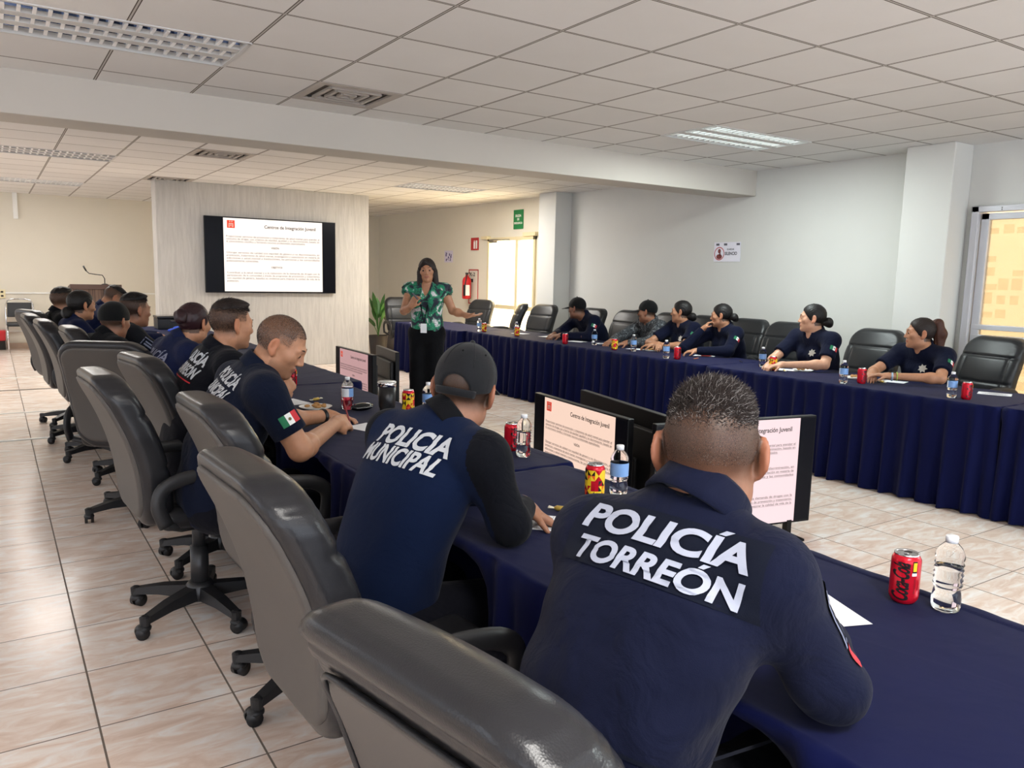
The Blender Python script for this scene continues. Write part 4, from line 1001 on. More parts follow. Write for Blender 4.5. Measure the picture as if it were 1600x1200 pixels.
# potted plants
M_LEAF = mat('leaf_green', srgb(70, 118, 54), .45, var=.35, vscale=9); M_LEAF2 = mat('pale_leaf', srgb(126, 140, 86), .5, var=.3, vscale=9); M_POT = mat('dark_pot', srgb(58, 52, 50), .6); M_SOIL = mat('soil', srgb(62, 48, 38), .95)
def plant(x, y, label, mleaf, n, L, wd, seed, hpot=.4):
    t = thing('potted_plant', label, 'plant', (x, y, 0)); r2 = random.Random(seed)
    MB().lathe([(.12, 0), (.13, .01), (.17, hpot), (.16, hpot), (.15, hpot-.03)], 24).build('pot', M_POT, t, smooth=True); MB().lathe([(.155, hpot-.03), (.001, hpot-.02)], 24, caps=False).build('soil', M_SOIL, t)
    st = MB(); lf = MB()
    for k in range(n):
        a = 2*math.pi*k/n*2.4+r2.uniform(-.4, .4); up = r2.uniform(.45, 1.0)*L; out = r2.uniform(.15, .42)*L*(1.3-up/L*.7)
        P = [np.array([out*q**1.6*math.cos(a), out*q**1.6*math.sin(a), hpot-.04+up*q-.18*up*max(0, q-.6)**1.2]) for q in np.linspace(0, 1, 9)]
        st.tube(P[:6], .006, 6); side = np.array([-math.sin(a), math.cos(a), 0]); Q = P[4:]; vs = []
        for i, p in enumerate(Q):
            q = i/(len(Q)-1); w_ = wd*math.sin(math.pi*min(1, .12+q*.88))**.8; vs += [p-side*w_+[0, 0, .012], p, p+side*w_+[0, 0, .012]]
        fs = []
        for i in range(len(Q)-1): b = i*3; fs += [(b, b+1, b+4, b+3), (b+1, b+2, b+5, b+4)]
        lf.add(vs, fs)
    st.build('stems', M_LEAF, t, smooth=True); o = lf.build('foliage', mleaf, t, smooth=True); return t
plant(5.66, 12.9, 'broad-leaved potted plant beside the textured screen wall', M_LEAF, 12, .85, .06, 3)
plant(6.25, 13.6, 'spreading potted plant between screen wall and far corner', M_LEAF2, 16, .75, .035, 8, .34)
# things at the head of the near row
t = thing('equipment_case', 'low black equipment case at the end of the near tables', 'case', (1.86, 10.45, ZT+.003)); box('case_body', (-.2, -.15, 0), (.2, .15, .13), M_BLACKPL, t, .01); box('case_lid', (-.205, -.155, .13), (.205, .155, .16), M_GLOSSBLK, t, .008); MB().tube([(-.06, -.16, .10), (-.06, -.18, .10), (.06, -.18, .10), (.06, -.16, .10)], .008, 6).build('handle', M_METAL, t)
t = thing('folded_cloth', 'bright blue folded cloth lying by the equipment case', 'cloth', (1.80, 9.75, ZT+.002)); MB().ball((0, 0, .028), (.13, .1, .03), 18, 8).build('fold', mat('blue_fabric', srgb(40, 74, 190), .8), t, smooth=True); MB().ball((.02, .01, .055), (.09, .07, .022), 18, 8).build('upper_fold', mat('blue_fabric', srgb(46, 82, 200), .8), t, smooth=True)
# ------------------------------------------------------------------ people
def m_skin():
    g = NT('skin'); a = g.n('ShaderNodeAttribute'); a.attribute_name = 'tone'; co = g.coords()
    n = g.noise(co, 60, 4); n2 = g.noise(co, 900, 2)
    hv = g.n('ShaderNodeHueSaturation'); g.put(a.outputs['Color'], hv.inputs['Color']); g.put(g.math('ADD', .86, g.math('MULTIPLY', n, .28)), hv.inputs['Value'])
    # fine speckle where hair is cropped short (alpha of the tone attribute = how much stubble)
    st = g.ramp(n2, [(.40, (0, 0, 0, 1)), (.60, (1, 1, 1, 1))]); sb = g.n('ShaderNodeAttribute'); sb.attribute_name = 'stubble'; k = g.math('MULTIPLY', sb.outputs['Fac'], g.math('ADD', .8, g.math('MULTIPLY', .2, st)))
    g.put(g.mix(k, hv.outputs[0], srgb(36, 27, 20)), g.b.inputs['Base Color']); g.b.inputs['Roughness'].default_value = .48; g.b.inputs['Specular IOR Level'].default_value = .4
    g.b.inputs['Subsurface Weight'].default_value = .06; g.b.inputs['Subsurface Radius'].default_value = (.012, .005, .003)
    g.bump(g.noise(co, 380, 3), .12, .0015); return g.m
M_SKIN = m_skin()
def m_fabric(name, c, rough=.85, sheen=.04, fold=.5, scale=600):
    g = NT(name); co = g.coords(); n = g.noise(co, 9, 4)
    g.put(g.mix(n, tuple(x*.82 for x in c[:3])+(1,), c), g.b.inputs['Base Color']); g.b.inputs['Roughness'].default_value = rough
    g.b.inputs['Sheen Weight'].default_value = sheen; g.b.inputs['Specular IOR Level'].default_value = .12
    k = g.math('ADD', g.math('MULTIPLY', g.noise(co, scale, 2), .25), g.math('MULTIPLY', g.noise(co, 9, 3, .5, 1.6), 9*fold)); g.bump(k, .5, .004); return g.m
F_NAVY = m_fabric('navy_uniform_cloth', srgb(12, 17, 40)); F_POLO = m_fabric('navy_polo_knit', srgb(9, 24, 54), fold=.22); F_BLACK = m_fabric('black_cloth', srgb(13, 14, 18)); F_DARKSLEEVE = m_fabric('dark_sleeve', srgb(8, 10, 18))
F_BLUE = m_fabric('blue_uniform_cloth', srgb(21, 29, 62)); F_POLO3 = m_fabric('polo_knit', srgb(12, 20, 40)); F_VEST = m_fabric('vest_cloth', srgb(15, 16, 24)); F_GREYBLK = m_fabric('charcoal_cloth', srgb(26, 27, 32))
F_TROUS = m_fabric('dark_trousers', srgb(14, 15, 24)); F_CAP = m_fabric('cap_twill', srgb(28, 29, 32), .75, .1, .12, 900); F_CAPBLK = m_fabric('black_cap_twill', srgb(15, 16, 17), .75, .1, .15, 900)
F_PATCH = m_fabric('patch_cloth', srgb(12, 17, 32), fold=.05); M_BOOT = m_leather('boot_leather', srgb(28, 27, 28), .4)
def m_camo():
    g = NT('grey_camouflage'); co = g.coords(); n = g.noise(co, 28, 2, .5, .5); n2 = g.noise(co, 41, 2, .5, .8)
    c = g.ramp(n, [(.42, srgb(30, 32, 36)), (.47, srgb(62, 66, 70)), (.56, srgb(62, 66, 70)), (.60, srgb(30, 32, 36))]); k = g.math('GREATER_THAN', n2, .6)
    g.put(g.mix(k, c, srgb(112, 116, 120)), g.b.inputs['Base Color']); g.b.inputs['Roughness'].default_value = .85; return g.m
def m_floral():
    g = NT('green_floral_blouse'); co = g.coords(); n = g.noise(co, 10, 3, .5, 1.5); n2 = g.noise(co, 22, 4, .6, 2.0)
    c = g.ramp(n, [(.36, srgb(20, 24, 44)), (.44, srgb(24, 36, 50)), (.47, srgb(24, 128, 92)), (.57, srgb(30, 140, 100)), (.60, srgb(206, 206, 210)), (.68, srgb(216, 214, 216))])
    k = g.ramp(n2, [(.5, (0, 0, 0, 1)), (.56, (1, 1, 1, 1))]); g.put(g.mix(g.math('MULTIPLY', k, .55), c, srgb(40, 44, 60)), g.b.inputs['Base Color']); g.b.inputs['Roughness'].default_value = .7; return g.m
F_CAMO = m_camo(); F_FLORAL = m_floral()
M_LETTER = mat('pale_lettering', srgb(160, 165, 182), .6, bump=.15, bscale=700); M_LETTERW = mat('white_lettering', srgb(188, 192, 198), .6); M_LETTERG = mat('grey_lettering', srgb(120, 126, 150), .6)
M_FLAGG = mat('flag_green', srgb(24, 112, 74), .7); M_FLAGW = mat('flag_white', srgb(236, 238, 236), .7); M_FLAGR = mat('flag_red', srgb(196, 46, 56), .7); M_SILVER = mat('badge_silver', srgb(196, 192, 184), .35, .6); M_BROWN = mat('flag_emblem', srgb(110, 96, 60), .7)
M_SCLERA = mat('eye_white', srgb(190, 178, 170), .3); M_IRIS = mat('dark_iris', srgb(34, 22, 16), .12)
def m_hair(name, c, rough=.42):
    g = NT(name); co = g.coords(); n = g.noise(co, 120, 3); g.put(g.mix(n, tuple(x*.6 for x in c[:3])+(1,), tuple(min(1, x*1.5) for x in c[:3])+(1,)), g.b.inputs['Base Color'])
    g.b.inputs['Roughness'].default_value = rough+.08; g.b.inputs['Specular IOR Level'].default_value = .3; return g.m
H_BLACK = m_hair('black_hair', srgb(22, 19, 19), .42); H_GREY = m_hair('greying_hair', srgb(122, 118, 116), .4); H_DKBRN = m_hair('dark_brown_hair', srgb(36, 27, 24), .5); H_AUB = m_hair('auburn_hair', srgb(66, 38, 28), .5); H_WINE = m_hair('wine_dark_hair', srgb(44, 24, 28), .3)

def Rz(a): c, s = math.cos(a), math.sin(a); return np.array([[c, -s, 0], [s, c, 0], [0, 0, 1.]])
def frame(bearing, pitch=0, roll=0):
    """columns: right, forward, up of a head looking along bearing (degrees anticlockwise from +X), pitch>0 looks up"""
    b = R_(bearing); f = np.array([math.cos(b)*math.cos(R_(pitch)), math.sin(b)*math.cos(R_(pitch)), math.sin(R_(pitch))])
    r = np.array([math.sin(b), -math.cos(b), 0]); u = np.cross(r, f); a = R_(roll)
    return np.stack([r*math.cos(a)+u*math.sin(a), f, u*math.cos(a)-r*math.sin(a)], 1)

def head_prims(hc, R, s=1.0, fem=False, ears=True, lids=.0):
    L = lambda x, y, z: hc+R@(np.array([x, y, z])*s)
    E = lambda c, r, k, op='u', RR=None: ell(L(*c), np.array(r)*s, R if RR is None else R@RR, k*s, op)
    C = lambda a, b, r1, r2, k, op='u': rcone(L(*a), L(*b), r1*s, r2*s, k*s, op)
    jw = .85 if fem else 1.0
    p = [E((0, -.014, .028), (.0755, .096, .087), .02), E((0, .028, -.03), (.060*jw+.003, .062, .076), .03), E((0, .036, -.074), (.047*jw, .046, .040), .025), E((0, .076, -.098), (.021*jw, .016, .016), .025)]
    for q in (-1, 1):
        p += [E((q*.047*jw, .0, -.066), (.020, .032, .026), .03), E((q*.045, .058, -.018), (.022, .02, .02), .025), C((q*.012, .085, .022), (q*.042, .0755, .020), .011, .0095, .018)]
    p += [C((0, .086, .012), (0, .1045, -.029), .0075, .0105, .014), E((-.0125, .095, -.034), (.008, .0105, .007), .008), E((.0125, .095, -.034), (.008, .0105, .007), .008)]
    for q in (-1, 1): p.append(E((q*.032, .098, .001), (.017, .016, .012), .016, 's'))
    for q in (-1, 1): p.append(E((q*.032, .0775, .001), (.0138, .0132, .0128), .006))
    for q in (-1, 1): p.append(E((q*.0325, .0925, -.001+.006*lids), (.0092, .0075, .0027 if lids <= 0 else .0012), .002, 's'))
    p += [E((0, .083, -.0570), (.025, .0145, .0055), .008), E((0, .0825, -.0680), (.021, .0145, .0068), .008), E((0, .0985, -.0625), (.026, .006, .0012), .003, 's')]
    if ears:
        for q in (-1, 1):
            a = R_(28)*q; RE = np.array([[math.cos(a), -math.sin(a), 0], [math.sin(a), math.cos(a), 0], [0, 0, 1]])
            p += [E((q*.0845, -.014, -.002), (.0085, .020, .033), .008, 'u', RE), E((q*.0785, -.004, -.032), (.008, .012, .014), .01, 'u', RE), E((q*.0925, -.0095, .003), (.0075, .0125, .024), .004, 's', RE)]
    return p

def hand_prims(w, f, n, side, curl=(.3, .35, .4, .45), s=1.0, thumb=.5, spread=.06):
    """w wrist, f finger direction, n palm direction, side +1 / -1 which way the thumb lies (along cross(f, n))"""
    f = unit(f); n = unit(n-(n@f)*f); t = side*np.cross(f, n); R = np.stack([t, f, n], 1)
    p = [rbox(w+f*.050*s, np.array([.040, .048, .0135])*s, R, .0125*s, .015), rcone(w-f*.01, w+f*.03*s, .026*s, .024*s, .02), ell(w+(f*.035+t*.028+n*.006)*s, np.array([.017, .032, .016])*s, R, .012)]
    for o, L, r, c, sp in zip((.030, .0105, -.0095, -.0285), (.076, .084, .077, .060), (.0092, .0095, .0090, .0080), curl, (1, .3, -.4, -1)):
        a = w+(f*.093+t*o)*s; d = unit(f+t*spread*sp); ang = 0
        for q, (l, cc) in enumerate(((.48, .75), (.29, 1.15), (.23, .8))):
            ang += c*cc; dd = d*math.cos(ang)+n*math.sin(ang); b = a+dd*L*l*s; p.append(rcone(a, b, r*s*(1-.07*q), r*s*(.94-.09*q), .004 if q else .008)); a = b
    a = w+(f*.028+t*.034+n*.004)*s; d = unit(f*.75+t*.62+n*(.25+thumb*.5)); b = a+d*.042*s; p.append(rcone(a, b, .0125*s, .0105*s, .012)); d2 = unit(f*.95+t*(.35-thumb*.4)+n*(.25+thumb*.5)); p.append(rcone(b, b+d2*.034*s, .0105*s, .0082*s, .004))
    return p

def torso_prim(P0, P1, P2, Rlow, Rhigh, prof, k=.03, inf=0.):
    K = 22; ts = np.linspace(0, 1, K); c = np.outer((1-ts)**2, P0)+np.outer(2*ts*(1-ts), P1)+np.outer(ts**2, P2)
    T = np.gradient(c, axis=0); T /= np.linalg.norm(T, axis=1)[:, None]
    X = np.outer(1-ts, Rlow)+np.outer(ts, Rhigh); X -= (X*T).sum(1)[:, None]*T; X /= np.linalg.norm(X, axis=1)[:, None]; Y = np.cross(T, X)*-1
    tt, aa, bb = np.array(prof).T; A = np.interp(ts, tt, aa)+inf; Bv = np.interp(ts, tt, bb)+inf
    seg = np.linalg.norm(c[1]-c[0])
    def f(p):
        out = np.empty(len(p))
        for s0 in range(0, len(p), 20000):
            q = p[s0:s0+20000]; d2 = ((q[:, None, :]-c[None])**2).sum(-1); i = d2.argmin(1)
            for _ in range(2):
                w_ = ((q-c[i])*T[i]).sum(1); 
                i = np.clip(i+np.round(w_/seg).astype(int), 0, K-1)
            v = q-c[i]; w_ = (v*T[i]).sum(1); fr = w_/seg; j = np.clip(i+np.sign(fr).astype(int), 0, K-1); m = np.minimum(np.abs(fr), 1)
            a = A[i]*(1-m)+A[j]*m; b = Bv[i]*(1-m)+Bv[j]*m
            u = (v*X[i]).sum(1); y = (v*Y[i]).sum(1); n = 2.35
            rho = (np.abs(u/a)**n+np.abs(y/b)**n)**(1/n); rr = np.hypot(u, y); d = np.where(rho > 1e-3, rr-rr/np.maximum(rho, 1e-3), -b)*.9
            d = np.maximum(d, -np.minimum(a, b))
            over = np.where((i == 0) & (w_ < 0), -w_, np.where((i == K-1) & (w_ > 0), w_, 0)); r0 = .05
            out[s0:s0+20000] = np.where(over > 0, np.hypot(np.maximum(d+r0, 0), over)-r0+np.minimum(d+r0, 0)*0, d)
        return out
    pr = Prim(f, k); pr_data = (c, X, Y, T); return pr, pr_data

def march(prims, disp, p, d, n=40, step=.8):
    p = p.copy()
    for _ in range(n):
        v = ev(prims, p)
        if disp is not None: v = v+disp(p)
        p += d*(np.clip(v, -.02, .05)*step)[:, None]
    return p
def decal(name, verts, faces, prims, disp, C, U, W_, D, mats, parent, org, midx=None, lift=.003, back=.22):
    """lay a flat pattern (x along U, y along W_) on a garment, seen against direction D (pointing into it)"""
    P = C+np.outer(verts[:, 0], U)+np.outer(verts[:, 1], W_)-np.outer(np.full(len(verts), back), D)
    Q = march(prims, disp, P, np.tile(D, (len(P), 1)))-D*lift
    mb = MB(); mb.v = [tuple(q) for q in (Q-org).tolist()]; mb.f = [tuple(int(i) for i in f) for f in faces]; mb.m = list(midx) if midx is not None else [0]*len(mb.f)
    return mb.build(name, mats, parent, smooth=True)
def grid(x0, x1, y0, y1, n, m):
    v = np.array([(x0+(x1-x0)*i/n, y0+(y1-y0)*j/m, 0) for i in range(n+1) for j in range(m+1)]); f = [(i*(m+1)+j, (i+1)*(m+1)+j, (i+1)*(m+1)+j+1, i*(m+1)+j+1) for i in range(n) for j in range(m)]
    return v, f
def text_decal(name, s, size, C, U, W_, D, prims, disp, m, parent, org, bold=.03, shear=0, sx=1, width=None, lift=.004):
    v, f = text_verts(s, size, bold, shear, 1, 1.0, 'CENTER', .014)
    v[:, 1] -= size*.36
    if width: v[:, 0] *= width/(v[:, 0].max()-v[:, 0].min())
    return decal(name, v, f, prims, disp, C, U, W_, D, m, parent, org, lift=lift)
def flag_decal(prims, disp, C, U, W_, D, parent, org, s=.062, lift=.003):
    v, f = grid(-s/2, s/2, -s*.29, s*.29, 9, 4); mi = [0 if k//4 < 3 else (1 if k//4 < 6 else 2) for k in range(36)]
    o = decal('flag_patch', v, f, prims, disp, C, U, W_, D, [M_FLAGG, M_FLAGW, M_FLAGR], parent, org, mi, lift, .12)
    n = 10; e = np.array([(s*.085*math.cos(2*math.pi*k/n), s*.085*math.sin(2*math.pi*k/n), 0) for k in range(n)]); decal('emblem', e, [tuple(range(n))], prims, disp, C, U, W_, D, [M_BROWN], o, org, None, lift+.0015, .12)
def star_decal(prims, disp, C, U, W_, D, parent, org, s=.036):
    v = [(0, 0, 0)]+[(s*(1 if k % 2 == 0 else .62)*math.cos(math.pi*k/7), s*(1 if k % 2 == 0 else .62)*math.sin(math.pi*k/7), 0) for k in range(14)]
    decal('star_badge', np.array(v), [(0, 1+k, 1+(k+1) % 14) for k in range(14)], prims, disp, C, U, W_, D, [M_SILVER], parent, org, None, .006, .12)

def strands(name, pts, nrm, L, comb, material, parent, org, r=.0005, curl=.25, seed=1, rise=.6, mats=None, frac=0.):
    """many single hairs as thin tapered prisms"""
    g = np.random.default_rng(seed); n = len(pts); L = np.broadcast_to(L, (n,))*g.uniform(.65, 1.2, n)
    d0 = nrm*rise+comb+g.normal(0, curl, (n, 3)); d0 /= np.linalg.norm(d0, axis=1)[:, None]
    d1 = d0*.7+comb*.5-nrm*.35*rise+g.normal(0, curl*.4, (n, 3)); d1 /= np.linalg.norm(d1, axis=1)[:, None]
    a = np.cross(d0, nrm+1e-3); a /= np.linalg.norm(a, axis=1)[:, None]; b = np.cross(d0, a)
    rows = []; base = pts-nrm*.001
    for t, rr in ((0, 1.), (.45, .85), (.8, .55), (1, .12)):
        c = base+d0*(L*min(t, .5))[:, None]+d1*(L*max(0, t-.5))[:, None]
        for k in range(3): an = 2*math.pi*k/3; rows.append(c+r*rr*(math.cos(an)*a+math.sin(an)*b))
    V_ = np.stack(rows, 1).reshape(-1, 3)-org; q = []
    for i in range(3):
        for k in range(3): q.append((i*3+k, i*3+(k+1) % 3, i*3+3+(k+1) % 3, i*3+3+k))
    F = (np.arange(n)[:, None, None]*12+np.array(q)[None]).reshape(-1, 4)
    me = np_mesh(name, V_, F); o = link(name, me, material, parent)
    if mats: 
        me.materials.append(mats); mi = np.repeat((g.random(n) < frac).astype(np.int32), 9); me.polygons.foreach_set('material_index', mi)
    o['kind'] = 'stuff' if False else 'thing'; del o['kind']; return o

SKIN = dict(tan=srgb(178, 128, 98), brown=srgb(150, 104, 80), light=srgb(200, 152, 124), dark=srgb(128, 88, 68))
def person(label, loc, face, hip, neck, head, look, pitch=0, roll=0, hs=1.0, size=1.0, wide=1.0, shoulders=None, arms=None, hands=None, sleeve='long', shirt=F_NAVY, hair='short', hairmat=None,
           skin='tan', cap=None, decals=(), h=.008, fem=False, beard=0., group='uniformed people along the tables', legs=True, bulge=.06, lids=0., disp_amp=.003, stand=False, eyes=True, fine=1.0, sleeve_mat=None, trousers=None, knees=None, collar=True, vneck=False, extra=None, neckw=1.0, belly=1.0):
    t = thing('person', label, 'person', (loc[0], loc[1], 0), 0, group); org = np.array([loc[0], loc[1], 0.])
    a = R_(face); Fd = V(math.cos(a), math.sin(a), 0); Rt = V(math.sin(a), -math.cos(a), 0); up = V(0, 0, 1)
    hip, neck, hc = V(*hip), V(*neck), V(*head); RH = frame(look, pitch, roll); s = size
    if shoulders is None: sl, sr = neck-Rt*.185*s*wide-up*.035, neck+Rt*.185*s*wide-up*.035
    else: sl, sr = V(*shoulders[0]), V(*shoulders[1])
    sh = unit(sr-sl); w = wide
    ctl = (hip+neck)/2-Fd*bulge-up*.02
    prof = [(0, .155*w*s, .115*s), (.12, .162*w*s, .125*s*belly), (.3, .155*w*s, .12*s*belly), (.5, .162*w*s, .118*s*belly), (.68, .178*w*s, .118*s), (.80, .178*w*s, .108*s), (.9, .135*w*s, .085*s), (1, .065*s, .06*s)]
    if fem: prof = [(x, a_*(.93 if x > .3 else 1.0), b) for x, a_, b in prof]
    tor, (tc, tX, tY, tT) = torso_prim(hip, ctl, neck, Rt, sh, prof)
    nk = hc+RH@V(0, -.022, -.065)*hs
    core = [tor, rcone(neck-up*.005, nk, .062*s*neckw, .056*s*neckw*hs, .03)]
    shp = [rcone(neck-up*.02-sh*.03, sl, .055*s, .062*s, .06), rcone(neck-up*.02+sh*.03, sr, .055*s, .062*s, .06), rcone(nk-(nk-neck)*.75-sh*.02, sl+sh*.07+up*.005, .036*s, .045*s, .05), rcone(nk-(nk-neck)*.75+sh*.02, sr-sh*.07+up*.005, .036*s, .045*s, .05)]
    if fem:
        m_ = tc[15]; shp += [ell(m_+tY[15]*sgn_y(tY[15], Fd)*.085*s-sh*.07*s, V(.065, .06, .065)*s, None, .05), ell(m_+tY[15]*sgn_y(tY[15], Fd)*.085*s+sh*.07*s, V(.065, .06, .065)*s, None, .05)]
    limb = []; slv = []
    fr = .9 if fem else 1.0
    for q, (S, (el, wr)) in enumerate(zip((sl, sr), arms)):
        el, wr = V(*el), V(*wr); af = 1.0
        limb += [rcone(S, el, .056*s*fr, .044*s*fr, .04), rcone(el, wr, .044*s*fr, .029*s*fr, .02), ell(el+unit(wr-el)*.07*s, V(.046, .046, .046)*s*fr, None, .03)]
        if sleeve == 'long': slv += [rcone(S, el, .066*s, .056*s, .045), rcone(el, wr-unit(wr-el)*.01, .057*s, .042*s, .025, cut=0)]
        elif sleeve == 'short':
            e2 = S+(el-S)*.72; slv.append(rcone(S, e2, .067*s, .066*s, .045, cut=0))
        elif sleeve == 'cap':
            e2 = S+(el-S)*.22; slv.append(rcone(S, e2, .066*s, .075*s, .045, cut=0))
    hp = []
    if hands:
        for q, (hnd, (el, wr)) in enumerate(zip(hands, arms)):
            if hnd is None: continue
            wr = V(*wr); side = 1 if q == 0 else -1        # left hand: thumb on the cross(f, n) side for palm direction n
            hp += hand_prims(wr, V(*hnd[0]), V(*hnd[1]), hnd[4] if len(hnd) > 4 else side, hnd[2], s*(.92 if fem else 1.0), hnd[3] if len(hnd) > 3 else .5)
    lg = []; tr = []; feet = []
    if stand:
        for q, sg_ in ((0, -1), (1, 1)):
            hj = hip+Rt*sg_*.085*s; kn = V(hj[0], hj[1], .50*s)+Fd*.02; an = V(hj[0], hj[1], .07)-Fd*.01+Rt*sg_*.01
            lg += [rcone(hj, kn, .078*s, .052*s, .04), rcone(kn, an, .052*s, .036*s, .02)]; tr += [rcone(hj, kn, .105*s, .085*s, .06), rcone(kn, an-up*.03, .085*s, .095*s, .03, cut=0)]; feet.append((an, Fd))
        tr.append(ell(hip+up*.02, V(.175, .14, .13)*s, np.stack([Rt, Fd, up], 1), .06))
    else:
        for q, sg_ in ((0, -1), (1, 1)):
            hj = hip+Rt*sg_*.09*s; kn = (V(*knees[q]) if knees else hip+Fd*.40*s+Rt*sg_*.14*s+up*(.50-hip[2])); an = V(kn[0], kn[1], .09)-Fd*.06
            lg += [rcone(hj, kn, .078*s, .055*s, .04), rcone(kn, an, .052*s, .036*s, .02)]; tr += [rcone(hj, kn, .095*s, .072*s, .05), rcone(kn, an, .070*s, .062*s, .03, cut=0)]; feet.append((an, Fd))
        tr.append(ell(hip+up*.0, V(.18*w, .135, .11)*s, np.stack([Rt, Fd, up], 1), .06))
    body = core+[rcone(x.f and S, S2, .05*s, .05*s, .05) for x, S, S2 in ()]+[rcone(neck-up*.02, sl, .05*s, .054*s, .06), rcone(neck-up*.02, sr, .05*s, .054*s, .06)]+limb+lg+head_prims(hc, RH, hs, fem, True, lids)+hp
    pts = [hip, neck, hc, sl, sr]+[V(*q) for ar in arms for q in ar]+[f_[0] for f_ in feet]+[f_[0]+up*.45 for f_ in feet]
    lo = np.min(pts, axis=0)-.24; hi = np.max(pts, axis=0)+.24; lo[2] = max(lo[2], .02)
    bv, bq = nets(body, lo, hi, h*(min(fine, .76) if fem or vneck else fine), relax=1)
    me = np_mesh('body', bv-org, bq); bo = link('body', me, M_SKIN, t)
    # skin tone per vertex: lips, cropped hair, beard shadow
    Lh = (bv-hc)@RH/hs; x, y, z = Lh.T; col = np.tile(np.array(SKIN[skin]), (len(bv), 1)); near = (np.abs(Lh) < [.12, .14, .14]).all(1)
    lip = near & (y > .078) & (np.abs(x) < .025*(1-(np.abs(z+.063)/.016)**2*.6).clip(.2, 1)) & (np.abs(z+.0625) < .0085)
    col[lip, :3] = col[lip, :3]*.45+np.array(srgb(150, 70, 66) if fem else srgb(142, 84, 74))[:3]*.55
    ear = near & (np.abs(x) > .079); col[ear, :3] *= np.array([1.06, .90, .86])
    st = np.zeros(len(bv))
    if beard: st = np.where(near & (y > .0) & (z < -.045), beard*np.clip((-.045-z)/.02, 0, 1), 0)
    if hair in ('fade', 'short', 'buzz', 'capped'):
        line = np.where(y > .04, .055+(.0 if y is None else 0), np.where(y > -.01, .012, -.062)); fz = np.clip((z-line)/(.066 if hair == 'fade' else .045), 0, 1)**.8
        top = near & ~((y > .066) & (z < .066)) & (np.abs(x) < .0795)
        st = np.maximum(st, np.where(top, (.06+.80*fz)*(z > line-.004)*{'fade': 1.1, 'short': 1.1, 'buzz': .86, 'capped': 1.4}[hair], 0))
    elif hair: 
        top = near & (.857*(y-.055)-.514*(z-.065) < -.004) & (z > -.06) & (np.abs(x) < .08); st = np.maximum(st, np.where(top, .95, 0))
    col[:, 3] = 1; sa = me.attributes.new('stubble', 'FLOAT', 'POINT'); sa.data.foreach_set('value', np.clip(st, 0, 1).astype(np.float32))
    at = me.color_attributes.new('tone', 'FLOAT_COLOR', 'POINT'); at.data.foreach_set('color', col.ravel().astype(np.float32))
    # garment
    ph = np.random.default_rng(int(abs(loc[0]*100+loc[1]*37))).uniform(0, 6.28, 6)
    def disp(p):
        q = (p-hip); u = q@Rt; v = q@up; f_ = q@Fd
        e = np.sin(26*v+9*np.sin(7*u+ph[0])+ph[1])*.5+np.sin(34*(v*.7+u*.6)+5*np.sin(11*f_+ph[2])+ph[3])*.4+np.sin(19*(v*.6-u*.8)+6*np.sin(9*v+ph[4])+ph[5])*.5
        lowk = np.clip((neck[2]-.05-p[:, 2])/.2, .15, 1)
        return disp_amp*e*lowk
    shirt_pr = None
    if shirt is not None:
        inf = .014*s
        tor2, _ = torso_prim(hip-up*.02, ctl, neck, Rt, sh, prof, .03, inf)
        S_ = [tor2]+[Prim((lambda g_: (lambda p: g_(p)-.010))(q.f), q.k, q.op) for q in shp]+slv
        nd = unit(nk-neck)
        if collar: S_ += [rcone(neck+nd*.02, nk+nd*.12, .0615*s*neckw, .0615*s*neckw, .008, 's')]
        else: S_ += [rcone(neck-up*.03, nk, .060*s, .064*s, .006, 's'), rcone(neck+nd*.03*s+Fd*.055, neck+Fd*.15-up*.135, .052*s, .010*s, .008, 's'), plane(neck+nd*.055*s, nd, .01)]
        if vneck: S_ += [rcone(neck+nd*.03+Fd*.062*s, neck+Fd*.125*s-up*.085, .030*s, .006, .006, 's')]
        S_ += [plane(hip-up*.055*s-tT[0]*.0, -tT[0]-up*.3, .01)]
        shirt_pr = S_
        v_, q_ = nets(S_, lo, hi, h, disp, relax=2); sm = np_mesh('shirt', v_-org, q_)
        so = link('shirt', sm, shirt, t)
        if sleeve_mat:                                                   # sleeves of a darker cloth, set in along a raglan seam
            sm.materials.append(sleeve_mat); cen = v_[q_].mean(1); mi = np.zeros(len(q_), np.int32)
            for S, sg_, (el, wr) in zip((sl, sr), (-1, 1), arms):
                el = V(*el); ax = unit(el-S); side_ = ((cen-S)@sh)*sg_; seam = side_+.25*((cen-S)@Fd)-.35*((cen-S)@up).clip(-.2, 0)*-1
                mi |= ((np.minimum(np.linalg.norm(np.cross(cen-S, ax), axis=1), np.linalg.norm(cen-V(*wr), axis=1)+.0) < .11) & (seam > -.012)).astype(np.int32)
            sm.polygons.foreach_set('material_index', mi)
    if collar and shirt is not None:                                      # folded collar band round the neck, open in front
        cb = MB(); nd = unit(nk-neck); fx = unit(Fd-(Fd@nd)*nd); rx = np.cross(fx, nd); n = 40; kk = s*neckw; c0 = neck+nd*.022
        prof_ = [(.063, .0), (.0635, .046), (.0675, .052), (.073, .047), (.084, .016), (.090, -.002), (.086, -.004), (.068, .012)]
        for i in range(n+1):
            gap = 30 if vneck else 9; u = R_(gap)+R_(360-2*gap)*i/n; 
            for r_, z_ in prof_: cb.v.append(tuple(c0+kk*(r_*(math.cos(u)*fx*1.04+math.sin(u)*rx)+z_*nd)-nd*.016*math.cos(u)*kk-org))
        m_ = len(prof_)
        for i in range(n):
            for j in range(m_): cb.f.append((i*m_+j, (i+1)*m_+j, (i+1)*m_+(j+1) % m_, i*m_+(j+1) % m_))
        cb.f += [tuple(range(m_)), tuple(n*m_+j for j in range(m_))[::-1]]; cb.m = [0]*len(cb.f); cb.build('collar', collar if not isinstance(collar, bool) else shirt, t, smooth=True)
